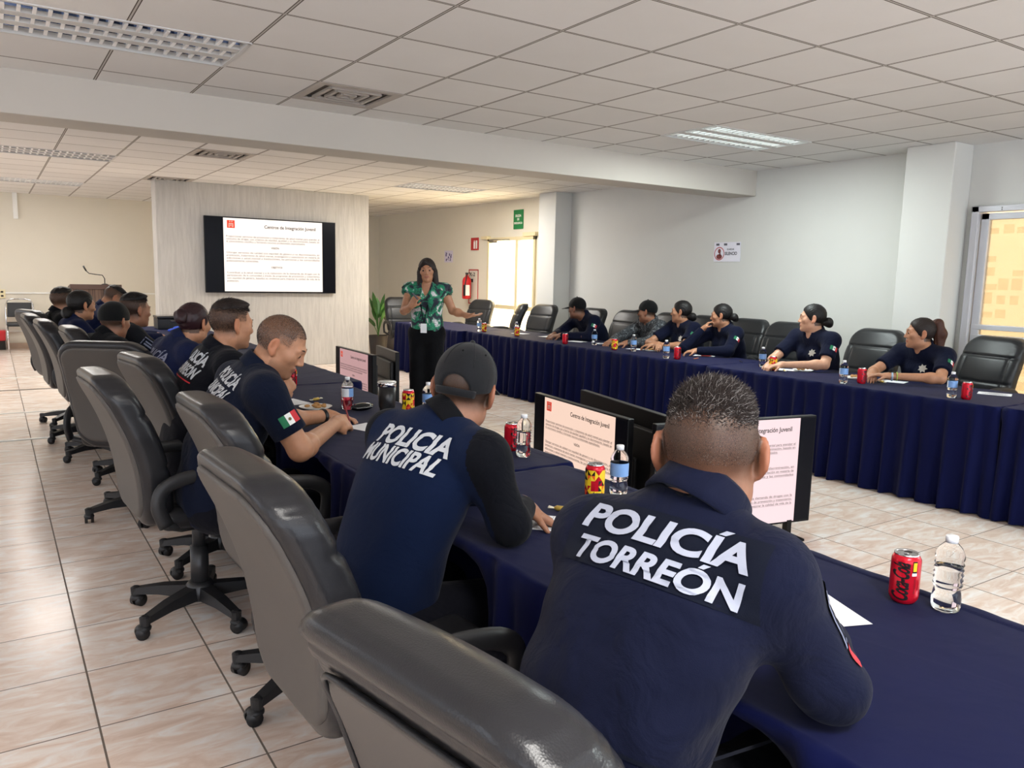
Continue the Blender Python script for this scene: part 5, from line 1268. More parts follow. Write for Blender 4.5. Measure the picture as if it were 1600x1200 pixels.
    if legs:
        T_ = tr+[plane(hip+up*.10*s, up, .01)] if not stand else tr+[plane(hip+up*.13*s, up, .01)]
        nets_obj('trousers', T_, lo-[0, 0, .05], hi, max(h, .009)*1.15, trousers or F_TROUS, t, None, 2, org)
        for an, fd in feet:
            sp = [rcone(V(an[0], an[1], .045), V(an[0], an[1], .045)+fd*.16, .045, .038, .02), rcone(V(an[0], an[1], .05), V(an[0], an[1], .17), .048, .05, .02), plane((0, 0, .004), (0, 0, -1))]
            nets_obj('boot', sp, np.min([an, an+fd*.2], axis=0)-[.1, .1, .1], np.max([an, an+fd*.2], axis=0)+[.1, .1, .15], .010, M_BOOT, t, None, 1, org)
    # eyes and brows
    if eyes:
        for q in (-1, 1):
            mb = MB(); mb.ball((0, 0, 0), .0122*hs, 14, 10); mb2 = MB(); c0 = hc+RH@V(q*.032, .0775, .001)*hs
            o = mb.build('eye', M_SCLERA, t, smooth=True); o.location = c0-org
            mb2.ball((0, 0, 0), .0100*hs, 12, 8); e_ = mb2.build('iris', M_IRIS, o, smooth=True); e_.location = RH@V(0, .0036, -.001)*hs
            bw = MB().tube([hc+RH@V(q*.012, .0935, .022)*hs-org, hc+RH@V(q*.03, .0905, .029)*hs-org, hc+RH@V(q*.048, .077, .024)*hs-org], [.0032*hs, .0034*hs, .0014*hs], 6, flat=(1, .7)); bw.build('eyebrow', H_BLACK, t, smooth=True)
    # hair
    hm = hairmat or H_BLACK; Lw = lambda x_, y_, z_: hc+RH@(np.array([x_, y_, z_])*hs)
    hl = hc-.20; hh_ = hc+.20
    if hair in ('bun', 'pony', 'long'):
        g_ = [ell(Lw(0, -.014, .030), V(.0815, .1025, .0935)*hs, RH, .02)]
        if hair == 'long': g_ += [ell(Lw(0, -.03, -.02), V(.088, .085, .12)*hs, RH, .03), rcone(Lw(-.070, .0, -.02), Lw(-.084, .018, -.175), .032*hs, .030*hs, .03), rcone(Lw(.070, .0, -.02), Lw(.084, .018, -.175), .032*hs, .030*hs, .03), rcone(Lw(0, -.06, -.06), Lw(0, -.06, -.15), .06*hs, .05*hs, .04), rcone(Lw(.02, .075, .085), Lw(.07, .045, .02), .016*hs, .018*hs, .02), rcone(Lw(.015, .07, .09), Lw(-.07, .05, .01), .016*hs, .016*hs, .02)]
        cut = [plane(Lw(0, .080, .066), RH@V(0, .857, -.514), .022), plane(Lw(0, 0, -.085 if hair != 'long' else -.175), RH@V(0, 0, -1), .01)] if hair != 'long' else [ell(Lw(0, .085, -.045), V(.056, .075, .098)*hs, RH, .012, 's'), rcone(Lw(0, .06, -.1), Lw(0, .06, -.25), .052*hs, .06*hs, .012, 's')]
        def hd(p):
            q = (p-hc)@RH/hs; return .0018*np.sin(95*np.arctan2(q[:, 0], q[:, 2]+.25)*1.7+6*np.sin(30*q[:, 1]))+.0012*np.sin(210*np.arctan2(q[:, 0], q[:, 2]+.3))
        g_ += cut
        if hair != 'long': nets_obj('hair', g_, hl, hh_, min(.0055, h), hm, t, hd, 1, org)
        else: nets_obj('hair', g_, hl-.05, hh_, .006, hm, t, hd, 1, org)
        if hair == 'bun':
            b = V(*extra) if extra is not None else V(0, -.125, -.015)
            nets_obj('bun', [ell(Lw(*b), V(.042, .036, .040)*hs, RH, .02), ell(Lw(b[0]+.012, b[1]-.012, b[2]-.022), V(.03, .026, .026)*hs, RH, .02), rcone(Lw(b[0]*.6, b[1]+.04, b[2]), Lw(*b), .03*hs, .032*hs, .02)], hc-.3, hc+.3, .005, hm, t, lambda p: .0022*np.sin(150*((p-hc)@RH)[:, 0]+70*((p-hc)@RH)[:, 2]), 1, org)
        if hair == 'pony':
            nets_obj('ponytail', [rcone(Lw(0, -.08, .07), Lw(0, -.12, .078), .026*hs, .034*hs, .02), rcone(Lw(0, -.118, .076), Lw(.0, -.140, .0), .038*hs, .046*hs, .02), rcone(Lw(0, -.140, 0), Lw(0, -.138, -.17), .046*hs, .028*hs, .02)], hc-.32, hc+.32, .005, extra or hm, t, lambda p: .0022*np.sin(240*((p-hc)@RH)[:, 0]+90*((p-hc)@RH)[:, 1]), 1, org)
            nets_obj('hair_tie', [ell(Lw(0, -.103, .073), V(.027, .01, .027)*hs, RH, .01)], hc-.3, hc+.3, .005, F_BLACK, t, None, 1, org)
    elif hair == 'short':
        thick = .008 if hair == 'short' else .006; zl = .056 if hair == 'short' else .066
        g_ = [ell(Lw(0, -.012, .030), (V(.0755, .096, .087)+thick*.7)*hs, RH, .02), plane(Lw(0, -.05, zl), RH@V(0, .16, -1.0), .035), plane(Lw(0, .070, .07), RH@V(0, 1, -.2), .03)]
        if hair == 'short': g_.append(ell(Lw(0, .025, .100), V(.055, .055, .016)*hs, RH, .02))
        hv_, hq_ = nets(g_, hl, hh_, .006, lambda p: .0012*np.sin(170*((p-hc)@RH)[:, 0]+60*((p-hc)@RH)[:, 1]), relax=1)
        o = link('hair', np_mesh('hair', hv_-org, hq_), hm, t)
    if hair in ('fade', 'short', 'buzz'):
        g2 = np.random.default_rng(int(loc[1]*100)); tri = bv[bq]; cen = tri.mean(1); Lc = (cen-hc)@RH/hs
        nrm = np.cross(tri[:, 2]-tri[:, 0], tri[:, 3]-tri[:, 1]); ar = np.linalg.norm(nrm, axis=1); nrm /= np.maximum(ar, 1e-12)[:, None]
        line = np.where(Lc[:, 1] > .045, .066, np.where(Lc[:, 1] > -.005, .02, -.035 if hair != 'fade' else -.01))
        ok = (Lc[:, 2] > line) & (np.abs(Lc) < [.0795, .13, .14]).all(1) & ~((Lc[:, 1] > .07) & (Lc[:, 2] < .072)); ids = np.where(ok)[0]
        if len(ids):
            N = {'fade': 40000, 'short': 8000 if h < .0095 else 3000, 'buzz': 14000}[hair]; hgt = np.clip((Lc[ids, 2]-line[ids])/.09, 0, 1); pr_ = ar[ids]*(.55+hgt**1.5 if hair == 'fade' else 1); pr_ /= pr_.sum()
            pick = g2.choice(ids, N, p=pr_); w4 = g2.dirichlet((1, 1, 1, 1), N); P = (tri[pick]*w4[:, :, None]).sum(1); lz = Lc[pick, 2]; hg = np.clip((lz-.045)/.05, 0, 1)
            fwd = RH@V(.35, .8, .0)
            Ln = {'fade': .002+.021*hg**1.1, 'short': .005+.016*hg, 'buzz': .0045+0*hg}[hair]
            comb = np.tile(fwd*.75, (N, 1))*np.where(hg > .1, 1, .0)[:, None]+np.where(hg > .1, 0, 1)[:, None]*np.tile(RH@V(0, -.2, -.8), (N, 1))
            strands('hair_strands', P, nrm[pick], Ln, comb, H_DKBRN if hair == 'buzz' else hm, t, org, .0006 if hair != 'buzz' else .0005, .34 if hair == 'fade' else .26, 3, .42 if hair == 'fade' else .7, H_GREY, {'fade': .13, 'short': .02, 'buzz': .35}[hair])
    # cap
    if cap:
        cm_, back, brim = cap; th = .013
        outer = ell(Lw(0, -.012, .034), V(.0865, .107, .098)*hs, RH, .01); inner = ell(Lw(0, -.012, .034), V(.0805, .101, .090)*hs, RH, .004, 's')
        tilt = RH@V(0, .25 if brim else .16, -1.0); C_ = [outer, plane(Lw(0, -.01, .004), tilt, .004)]
        if back: C_ += [ell(Lw(0, -.12, -.016), V(.046, .07, .050)*hs, RH, .004, 's')]
        nets_obj('cap', C_, hl, hh_, .0042 if h < .0075 else .0055, cm_, t, lambda p: .0006*np.sin(6*np.arctan2(((p-hc)@RH)[:, 0], ((p-hc)@RH)[:, 1]+.012)), 1, org)
        if back:
            st_ = [Lw(.0825*math.sin(u), -.012-.1015*math.cos(u), -.014) for u in np.linspace(-.75, .75, 15)]; MB().tube([q-org for q in st_], .0105*hs, 8, flat=(.3, 1)).build('cap_strap', cm_, t, smooth=True)
            for k in range(6):
                u0 = math.pi*(k+.5)/3+math.pi/2; pp_ = [Lw(.0868*math.cos(u0)*math.cos(e), -.012+.1073*math.sin(u0)*math.cos(e), .034+.0984*math.sin(e))-org for e in np.linspace(-.05 if k not in (2, 3) else .25, 1.5, 12)]
                MB().tube(pp_, .0011, 5).build('seam', cm_, t, smooth=True)
            for k in range(6):
                u0 = math.pi*k/3+math.pi/2; e = .75; MB().ball(Lw(.0868*math.cos(u0)*math.cos(e), -.012+.1073*math.sin(u0)*math.cos(e), .034+.0984*math.sin(e))-org, .0035, 8, 6).build('eyelet', F_CAPBLK, t, smooth=True)
        if brim:
            MB().ball(Lw(0, -.012, .034+.098)-org, .008*hs, 10, 6).build('cap_button', cm_, t, smooth=True)
            B_ = [ell(Lw(0, .115, .018), V(.075, .085, .05)*hs, RH, .004), Prim((lambda p: np.abs(((p-hc)@RH/hs)[:, 2]-.026+2.6*((p-hc)@RH/hs)[:, 0]**2+.16*(((p-hc)@RH/hs)[:, 1]-.09))-.003), .003, 'i'), ell(Lw(0, -.012, .03), V(.076, .097, .08)*hs, RH, .004, 's')]
            nets_obj('cap_brim', B_, hl, hh_+.02, .0035, cm_, t, None, 1, org)
    return dict(t=t, org=org, pr=shirt_pr, disp=disp if shirt is not None else None, F=Fd, R=Rt, sl=sl, sr=sr, sh=sh, tc=tc, tX=tX, tT=tT, neck=neck, hip=hip, RH=RH, hc=hc, arms=arms)
def sgn_y(y, f): return 1.0 if y@f > 0 else -1.0
def back_frame(P, k):
    """centre, reading direction, up and inward direction at spine station k of the back"""
    T = P['tT'][k]; X = P['tX'][k]; D = np.cross(T, X); D = D*sgn_y(D, P['F']); U = unit(X-(X@D)*D)
    return P['tc'][k], U, unit(T-(T@D)*D), unit(D)
ED = lambda *a: a
NHND = ((.9, -.1, -.25), (0, 0, -1), (.35, .4, .45, .5), .4)
# --- the grey-haired man nearest the camera
P1 = person('broad grey-haired man with POLICÍA TORREÓN in pale letters on his back', (.80, 1.0), 14, (.84, 1.0, .53), (1.032, .97, 1.062), (1.09, .988, 1.19), 44, -4, 0, 1.10, 1.05, .95,
    shoulders=((.945, 1.132, 1.005), (1.045, .808, 1.015)), arms=(((1.13, 1.25, .80), (1.38, 1.12, .79)), ((1.158, .752, .818), (1.40, .95, .795))), hands=(((.8, -.5, -.1), (0, 0, -1), (.4, .45, .5, .5)), ((.5, .8, -.05), (0, 0, -1), (.4, .45, .5, .5))),
    sleeve='long', shirt=F_NAVY, hair='fade', hairmat=H_DKBRN, skin='brown', h=.0065, bulge=.10, disp_amp=.006, eyes=False, belly=1.15, neckw=1.1)
c, U, W_, D = back_frame(P1, 17); A = (P1['pr'], P1['disp'])
_a = R_(6); U, W_ = U*math.cos(_a)+W_*math.sin(_a), W_*math.cos(_a)-U*math.sin(_a); c0 = c+W_*.055+U*.020
v, f = grid(-.180, .180, -.062, .064, 40, 18); decal('back_patch', v, f, *A, c0, U, W_, D, [F_PATCH], P1['t'], P1['org'], None, .002)
text_decal('back_lettering', 'POLICÍA', .066, c0+W_*.029+U*.000, U, W_, D, *A, M_LETTER, P1['t'], P1['org'], .036, .12, width=.318, lift=.0065)
text_decal('back_lettering', 'TORREÓN', .058, c0-W_*.032+U*.006, U, W_, D, *A, M_LETTER, P1['t'], P1['org'], .036, .12, width=.305, lift=.0065)
cw, Uw, Ww, Dw = back_frame(P1, 9)
v, f = grid(-.21, .21, -.0035, .0035, 40, 1); decal('waist_seam', v, f, *A, cw, Uw, Ww, Dw, [F_PATCH], P1['t'], P1['org'], None, .003)
S, E_ = P1['sr'], V(1.158, .752, .818); ax = unit(E_-S); Dn = unit(V(-.85, .55, -.1)-(V(-.85, .55, -.1)@ax)*ax); Uc = ax; Wc = np.cross(Dn, Uc)
v, f = grid(-.055, .055, -.035, .035, 10, 8); decal('sleeve_patch', v, f, *A, S+(E_-S)*.45, Uc, Wc, Dn, [F_PATCH], P1['t'], P1['org'], None, .003, .14)
mb = MB()
for x0, x1, y0, y1 in ((-.055, .055, .032, .036), (-.055, .055, -.036, -.032), (-.055, -.051, -.035, .035), (.051, .055, -.035, .035), (-.04, -.02, -.02, .02), (-.01, .012, -.02, .02), (.02, .04, -.02, .02)): v2, f2 = grid(x0, x1, y0, y1, 4, 3); mb.add(v2, f2)
decal('sleeve_lettering', np.array(mb.v), mb.f, *A, S+(E_-S)*.45, Uc, Wc, Dn, [M_LETTERG], P1['t'], P1['org'], None, .0042, .14)
v, f = grid(-.02, .02, -.03, .03, 5, 4); decal('red_tab', v, f, *A, S+(E_-S)*.80, Uc, Wc, Dn, [M_FLAGR], P1['t'], P1['org'], None, .004, .14)
# --- man in the dark cap
P2 = person('man in a dark cap and navy polo with POLICIA MUNICIPAL on his back', (.83, 2.0), 10, (.89, 2.02, .53), (1.07, 2.0, 1.05), (1.15, 1.995, 1.165), 44, -12, -7, 1.04, 1.0, 1.0,
    shoulders=((1.0, 2.18, 1.01), (1.105, 1.81, 1.0)), arms=(((1.13, 2.25, .80), (1.33, 2.15, .785)), ((1.168, 1.77, .815), (1.305, 1.905, .812))), hands=(((.8, -.3, -.1), (0, 0, -1), (.4, .45, .5, .5)), ((.6, -.30, -.42), (-.35, -.1, -.9), (.2, .25, .3, .35), .3)),
    sleeve='long', shirt=F_POLO, sleeve_mat=F_DARKSLEEVE, hair='capped', skin='brown', cap=(F_CAP, True, True), h=.0065, bulge=.08, disp_amp=.003, eyes=False, collar=F_BLACK)
c, U, W_, D = back_frame(P2, 18); A = (P2['pr'], P2['disp']); _a = R_(7); U, W_ = U*math.cos(_a)+W_*math.sin(_a), W_*math.cos(_a)-U*math.sin(_a); c0 = c+U*.008+W_*.004
text_decal('back_lettering', 'POLICIA', .080, c0+W_*.028+U*.01, U, W_, D, *A, M_LETTERW, P2['t'], P2['org'], .036, .25, width=.27, lift=.004)
text_decal('back_lettering', 'MUNICIPAL', .074, c0-W_*.034-U*.005, U, W_, D, *A, M_LETTERW, P2['t'], P2['org'], .032, .25, width=.285, lift=.004)
# --- man writing
P3 = person('shaven-headed man bending down to write, flag on his short navy sleeve', (.72, 3.32), 2, (.73, 3.36, .53), (.90, 3.27, 1.065), (.985, 3.22, 1.195), -28, -30, 0, 1.03, 1.04, 1.0,
    shoulders=((.86, 3.47, 1.03), (.87, 3.06, 1.025)), arms=(((1.10, 3.62, .80), (1.36, 3.72, .79)), ((.985, 3.0, .80), (1.29, 3.42, .805))), hands=(((.95, -.28, -.12), (.1, -.2, -1), (.35, .4, .45, .5), .4), ((.72, .55, -.05), (-.5, .55, -.65), (.75, .8, .9, 1.0), .9)),
    sleeve='short', shirt=F_POLO3, hair='buzz', hairmat=H_GREY, skin='tan', h=.0065, fine=.66, bulge=.10, lids=1, beard=.35, knees=((1.10, 3.50, .52), (1.05, 3.16, .52)), disp_amp=.0035)
c, U, W_, D = back_frame(P3, 17); A = (P3['pr'], P3['disp']); c0 = c+W_*.045
text_decal('back_lettering', 'POLICÍA', .074, c0+W_*.032, U, W_, D, *A, M_LETTERW, P3['t'], P3['org'], .034, .2, width=.235)
text_decal('back_lettering', 'MUNICIPAL', .066, c0-W_*.032, U, W_, D, *A, M_LETTERW, P3['t'], P3['org'], .03, .2, width=.245)
S, E_ = P3['sr'], V(.985, 3.0, .80); ax = unit(E_-S); Dn = unit(V(-.05, 1, .0)-(V(-.05, 1, .0)@ax)*ax); Wc = -ax; Uc = np.cross(Wc, -Dn)
flag_decal(*A, S+(E_-S)*.50+Uc*.012, Uc, Wc, Dn, P3['t'], P3['org'], .078)
wr = V(1.36, 3.72, .79); d_ = unit(V(1.36, 3.72, .79)-V(1.10, 3.62, .80)); w0 = wr-d_*.03; a1 = unit(np.cross(d_, V(0, 0, 1))); a2 = np.cross(a1, d_)
t = MB().tube([w0-P3['org']+.037*(math.cos(u)*a1+.92*math.sin(u)*a2) for u in np.linspace(0, 2*math.pi, 28)], .009, 8, caps=False, flat=(.35, 1)).build('wristwatch', M_BLACKPL, P3['t'], smooth=True)
t = thing('pen', 'red-brown pen in the writing man\'s right hand', 'pen', (1.405, 3.515, ZT+.01)); MB().tube([(0, 0, 0), (-.006, .002, .02), (-.036, .012, .135)], [.001, .004, .004], 8).build('barrel', mat('maroon_plastic', srgb(128, 40, 40), .35), t, smooth=True)
# --- man in the vest and the woman with wine-coloured bun
P4 = person('brush-haired man in a dark vest lettered POLICÍA TORREÓN, chin on clasped hands', (.70, 3.98), 4, (.76, 3.98, .53), (.895, 3.92, 1.085), (.955, 3.90, 1.238), 12, -6, 0, 1.0, 1.0, 1.0,
    arms=(((1.10, 4.15, .80), (1.28, 4.40, .83)), ((1.08, 3.80, .80), (1.30, 4.26, .83))), hands=(((.5, .1, .35), (.2, -1, .1), (.9, .95, 1., 1.), .6), ((.5, .3, .35), (.1, 1, .1), (.9, .95, 1., 1.), .6)), sleeve='long', shirt=F_VEST, hair='short', hairmat=H_DKBRN, skin='tan', h=.007, bulge=.08, beard=.2)
c, U, W_, D = back_frame(P4, 17); A = (P4['pr'], P4['disp']); c0 = c+W_*.055
text_decal('back_lettering', 'POLICÍA', .075, c0+W_*.034, U, W_, D, *A, M_LETTERW, P4['t'], P4['org'], .04, .1, width=.235)
text_decal('back_lettering', 'TORREÓN', .072, c0-W_*.036, U, W_, D, *A, M_LETTERW, P4['t'], P4['org'], .04, .1, width=.24)
v, f = grid(-.12, .12, -.003, .003, 20, 1); decal('flag_stripe', v, f, *A, c0-W_*.082, U, W_, D, [M_FLAGR], P4['t'], P4['org'], None, .004)
P5 = person('woman with a wine-dark hair bun and grey POLICÍA MUNICIPAL lettering', (.74, 4.82), 10, (.72, 4.82, .53), (.87, 4.80, 1.06), (.965, 4.79, 1.185), 35, -8, 0, .97, .93, 1.05,
    arms=(((1.10, 5.02, .80), (1.36, 4.96, .79)), ((1.10, 4.62, .80), (1.34, 4.75, .79))), sleeve='long', shirt=F_BLUE, hair='bun', hairmat=H_WINE, skin='tan', h=.008, fem=True, eyes=False, extra=(0, -.105, .035))
c, U, W_, D = back_frame(P5, 16); A = (P5['pr'], P5['disp'])
text_decal('back_lettering', 'POLICÍA', .072, c+W_*.066, U, W_, D, *A, M_LETTERG, P5['t'], P5['org'], .022, .1, width=.26)
text_decal('back_lettering', 'MUNICIPAL', .068, c-W_*.006, U, W_, D, *A, M_LETTERG, P5['t'], P5['org'], .02, .1, width=.27)
# --- the far half of the near row
P7 = person('man in a flat black cap low behind the turned chair', (.72, 5.9), 20, (.70, 5.9, .50), (.62, 5.93, 1.0), (.69, 5.955, 1.13), 40, -10, 0, 1.02, .96, 1.0, arms=(((.9, 6.12, .80), (1.2, 6.05, .79)), ((.85, 5.72, .76), (1.15, 5.8, .79))), shirt=F_BLACK, hair='capped', cap=(F_CAPBLK, False, False), skin='brown', h=.009, eyes=False)
P6 = person('heavy man in charcoal with a flag and white-edged patch on his sleeve', (.74, 6.4), 8, (.72, 6.40, .53), (.80, 6.38, 1.045), (.875, 6.36, 1.185), 20, -4, 0, 1.06, 1.04, 1.08, arms=(((1.08, 6.62, .80), (1.34, 6.55, .79)), ((1.08, 6.12, .80), (1.34, 6.3, .79))), shirt=F_GREYBLK, hair='short', skin='brown', h=.009)
A = (P6['pr'], P6['disp']); S, E_ = P6['sr'], V(1.08, 6.12, .80); ax = unit(E_-S); Dn = unit(V(.1, 1, -.2)-(V(.1, 1, -.2)@ax)*ax); Uc = ax; Wc = np.cross(-Dn, Uc)*1.0
v, f = grid(-.05, .05, -.04, .04, 8, 6); o = decal('sleeve_patch', v, f, *A, S+(E_-S)*.35, Uc, Wc, Dn, [F_PATCH], P6['t'], P6['org'], None, .003, .14)
mb = MB()
for x0, x1, y0, y1 in ((-.05, .05, .034, .04), (-.05, .05, -.04, -.034), (-.05, -.044, -.04, .04), (.044, .05, -.04, .04), (-.03, .03, -.012, .0), (-.03, .03, .008, .018)): v2, f2 = grid(x0, x1, y0, y1, 4, 3); mb.add(v2, f2)
decal('patch_border', np.array(mb.v), mb.f, *A, S+(E_-S)*.35, Uc, Wc, Dn, [M_LETTERG], P6['t'], P6['org'], None, .0042, .14)
v, f = grid(-.03, .03, -.02, .02, 5, 4); decal('red_tab', v, f, *A, S+(E_-S)*.62, Uc, Wc, Dn, [M_FLAGR], P6['t'], P6['org'], None, .004, .14)
P9 = person('woman in blue with black hair tied at the nape, past the capped man', (.68, 7.35), 8, (.70, 7.35, .53), (.55, 7.36, 1.03), (.615, 7.36, 1.175), 22, -4, 0, 1.02, .95, 1.0, arms=(((.85, 7.58, .80), (1.15, 7.5, .79)), ((.82, 7.12, .78), (1.15, 7.25, .79))), shirt=F_BLUE, hair='bun', hairmat=H_BLACK, skin='tan', h=.009, fem=True, extra=(-.0, -.115, -.06))
P10 = person('short-haired man in black, farthest head at the left of the near row', (.66, 8.35), 10, (.68, 8.35, .53), (.50, 8.35, 1.03), (.545, 8.36, 1.175), 35, -2, 0, 1.04, .98, 1.05, arms=(((.85, 8.6, .80), (1.2, 8.5, .79)), ((.82, 8.12, .78), (1.2, 8.25, .79))), shirt=F_BLACK, hair='short', skin='tan', h=.010, eyes=False)
P8 = person('man in dark blue bending his head, in front of the lectern', (.84, 8.9), 2, (.70, 8.9, .53), (.93, 8.88, 1.06), (1.03, 8.87, 1.185), 5, -38, 0, 1.02, 1.0, 1.05, arms=(((1.2, 9.1, .80), (1.45, 9.0, .79)), ((1.2, 8.65, .80), (1.45, 8.75, .79))), shirt=F_BLUE, hair='short', skin='tan', h=.010, eyes=False)

# --- people at the far tables, facing us but looking along the room to the left
def badge(P, q=1, star=True, flag=True, s=.07):
    A = (P['pr'], P['disp'])
    if flag:
        S, E_ = P['sl'], V(*P['arms'][0][0]); ax = unit(E_-S); dn = unit(V(.55, 1.0, .05)); Dn = unit(dn-(dn@ax)*ax); Wc = -ax; Uc = np.cross(Wc, -Dn); flag_decal(*A, S+(E_-S)*.42, Uc, Wc, Dn, P['t'], P['org'], s)
    if star:
        c = P['tc'][15]-P['sh']*.085; D = -P['F']; U = -P['sh']; W_ = np.cross(-D, U); star_decal(*A, c, U, unit(W_), D, P['t'], P['org'])
HF = lambda a, b: (((-.8, a, -.15), (0, 0, -1), (.5, .55, .6, .6), .5), ((-.8, b, -.15), (0, 0, -1), (.5, .55, .6, .6), .5))
F1 = person('man in a black cap leaning far over the table on folded arms, face turned left', (6.30, 7.75), 172, (6.42, 7.75, .53), (6.14, 7.70, 1.0), (6.02, 7.72, 1.115), 112, -6, 0, 1.05, 1.05, 1.12, arms=(((5.98, 7.42, .79), (5.78, 7.72, .785)), ((5.95, 7.98, .79), (5.76, 7.82, .79))), hands=HF(.4, -.4), shirt=F_NAVY, hair='capped', cap=(F_CAPBLK, False, True), skin='dark', vneck=True, h=.009, bulge=.10)
badge(F1, star=False)
F2 = person('man in black cap and grey camouflage shirt', (6.42, 6.72), 170, (6.46, 6.72, .53), (6.28, 6.68, 1.0), (6.22, 6.68, 1.125), 118, -4, 0, 1.02, 1.03, 1.05, arms=(((6.05, 6.45, .80), (5.88, 6.62, .785)), ((6.02, 6.95, .80), (5.85, 6.85, .785))), hands=HF(.3, -.3), shirt=F_CAMO, hair='capped', cap=(F_CAPBLK, False, True), skin='brown', vneck=True, h=.009)
F3 = person('woman with folded arms and low black bun, flag on her short navy sleeve', (6.42, 6.20), 168, (6.46, 6.20, .53), (6.29, 6.17, 1.01), (6.24, 6.17, 1.15), 120, 0, 0, 1.02, 1.0, 1.08, arms=(((6.06, 5.93, .80), (5.88, 6.20, .80)), ((6.02, 6.42, .80), (5.90, 6.14, .81))), hands=HF(.9, -.9), sleeve='short', shirt=F_NAVY, hair='bun', skin='tan', vneck=True, h=.0085, fem=True, extra=(0, -.125, -.045))
badge(F3)
F4 = person('woman resting her chin on her hand, dark long-sleeved uniform', (6.44, 5.64), 168, (6.50, 5.64, .53), (6.33, 5.62, 1.0), (6.27, 5.63, 1.14), 122, -4, 0, 1.0, .98, 1.05, arms=(((6.10, 5.36, .80), (5.9, 5.60, .79)), ((6.0, 5.86, .80), (6.15, 5.755, .995))), hands=(((-.7, .5, -.1), (0, 0, -1), (.5, .5, .6, .6), .5), ((.42, -.40, .75), (.5, -.5, -.5), (.8, .9, 1., 1.), .6)), shirt=F_NAVY, hair='bun', skin='tan', vneck=True, h=.0085, fem=True, extra=(0, -.13, -.02))
badge(F4, star=False)
F5 = person('upright woman with black low bun and silver star badge, hands clasped', (6.22, 4.44), 170, (6.30, 4.44, .53), (6.13, 4.41, 1.035), (6.08, 4.41, 1.185), 128, 0, 0, 1.04, 1.02, 1.10, arms=(((5.95, 4.16, .80), (5.66, 4.38, .79)), ((5.90, 4.66, .80), (5.68, 4.50, .79))), hands=HF(.45, -.4), sleeve='short', shirt=F_NAVY, hair='bun', skin='light', vneck=True, h=.008, fem=True, extra=(0, -.13, -.03))
badge(F5)
F6 = person('woman with a long auburn ponytail, star badge and watch on her left wrist', (6.28, 3.50), 172, (6.36, 3.50, .53), (6.20, 3.45, .985), (6.13, 3.45, 1.12), 130, 0, 0, 1.02, .98, 1.08, arms=(((5.97, 3.17, .80), (5.74, 3.44, .80)), ((5.95, 3.70, .80), (5.76, 3.60, .80))), hands=(((-.45, .7, .05), (-.1, .2, -1), (.3, .35, .45, .5), .5), ((-.7, -.5, -.1), (0, 0, -1), (.5, .55, .6, .6), .5)), sleeve='short', shirt=F_NAVY, hair='pony', hairmat=H_DKBRN, extra=H_AUB, skin='tan', vneck=True, h=.0075, fem=True)
badge(F6)
el, wr = V(5.97, 3.17, .80), V(5.74, 3.44, .80); d_ = unit(wr-el); a1 = unit(np.cross(d_, V(0, 0, 1))); a2 = np.cross(a1, d_)
for k, (off, m_, nm) in enumerate(((.015, mat('pale_watch_strap', srgb(168, 190, 214), .4), 'wristwatch'), (.05, mat('lime_band', srgb(170, 190, 90), .5), 'bracelet'))):
    MB().tube([wr-d_*off-F6['org']+.034*(math.cos(u)*a1+.95*math.sin(u)*a2) for u in np.linspace(0, 2*math.pi, 24)], .009, 6, caps=False, flat=(.35, 1 if k == 0 else .5)).build(nm, m_, F6['t'], smooth=True)
MB().box((-.017, -.017, -.004), (.017, .017, .005)).build('watch_face', M_GLOSSBLK, F6['t'], bevel=.003).location = wr-d_*.015+a2*.035-F6['org']
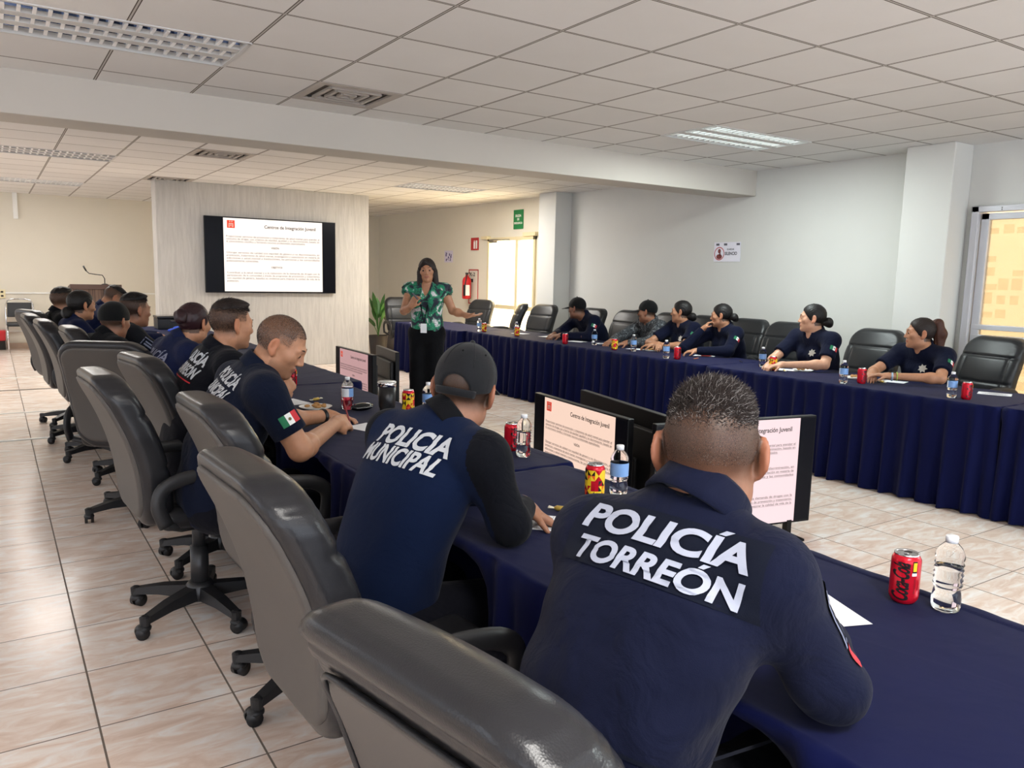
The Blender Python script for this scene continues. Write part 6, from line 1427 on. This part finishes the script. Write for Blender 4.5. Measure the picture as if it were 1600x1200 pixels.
# --- the presenter
W0 = V(3.60, 7.02, 0)
PW = person('presenter standing in green floral blouse and wide black trousers, open hand held out', (3.60, 7.02), 232, (3.60, 7.02, .90), (3.60, 7.02, 1.375), (3.585, 6.995, 1.53), 238, -2, -4, .98, .96, .96, arms=(((3.36, 6.93, 1.10) if False else (3.80, 6.86, 1.14), (3.87, 6.70, 1.10)), ((3.37, 7.06, 1.13), (3.36, 6.88, 1.19))),
    hands=(((.75, -.5, .05), (-.2, .1, 1), (.12, .15, .2, .25), .2), ((.1, -.45, .55), (.75, .2, .35), (.8, .9, 1., 1.), .6)), sleeve='cap', shirt=F_FLORAL, hair='long', hairmat=H_DKBRN, skin='tan', h=.008, fem=True, stand=True, bulge=.0, trousers=F_BLACK, collar=False, group=None, disp_amp=.004)
t = PW['t']; nk = PW['neck']; F_, S_ = PW['F'], PW['sh']
MB().tube([q-PW['org'] for q in (nk-S_*.06-F_*.02+V(0, 0, .02), nk-S_*.055+F_*.09-V(0, 0, .06), nk-S_*.03+F_*.15-V(0, 0, .2), nk+F_*.16-V(0, 0, .36), nk+S_*.03+F_*.15-V(0, 0, .2), nk+S_*.055+F_*.09-V(0, 0, .06), nk+S_*.06-F_*.02+V(0, 0, .02))], .006, 6, flat=(1.2, .4)).build('lanyard', F_BLACK, t, smooth=True)
o = MB().box((-.03, -.003, -.045), (.03, .003, .045)).build('name_badge', M_PAPER, t); o.location = nk+F_*.165-V(0, 0, .405)-PW['org']; o.rotation_euler = (0, 0, math.atan2(F_[1], F_[0])-math.pi/2)
for sg_, S in ((-1, PW['sl']), (1, PW['sr'])):
    fr_ = MB(); n = 20
    for k in range(n+1):
        u = math.pi*2*k/n; c_ = S+S_*sg_*.03; d_ = math.cos(u)*F_+math.sin(u)*V(0, 0, 1)*.8; q0 = c_+d_*.055; q1 = c_+S_*sg_*(.032+.010*math.sin(5*u))+d_*.070; fr_.v += [tuple(q0-PW['org']), tuple(q1-PW['org'])]
    fr_.f = [(2*k, 2*k+1, 2*k+3, 2*k+2) for k in range(n)]; fr_.m = [0]*n; o = fr_.build('ruffle', F_FLORAL, t, smooth=True); o.modifiers.new('thick', 'SOLIDIFY').thickness = .004
t = thing('presentation_remote', 'small grey remote in the presenter\'s raised right hand', 'remote', (3.37, 6.81, 1.275)); MB().tube([(.03, -.0, -.03), (-.04, -.02, .035)], .008, 8).build('body', mat('grey_plastic', srgb(90, 90, 96), .4), t, smooth=True)
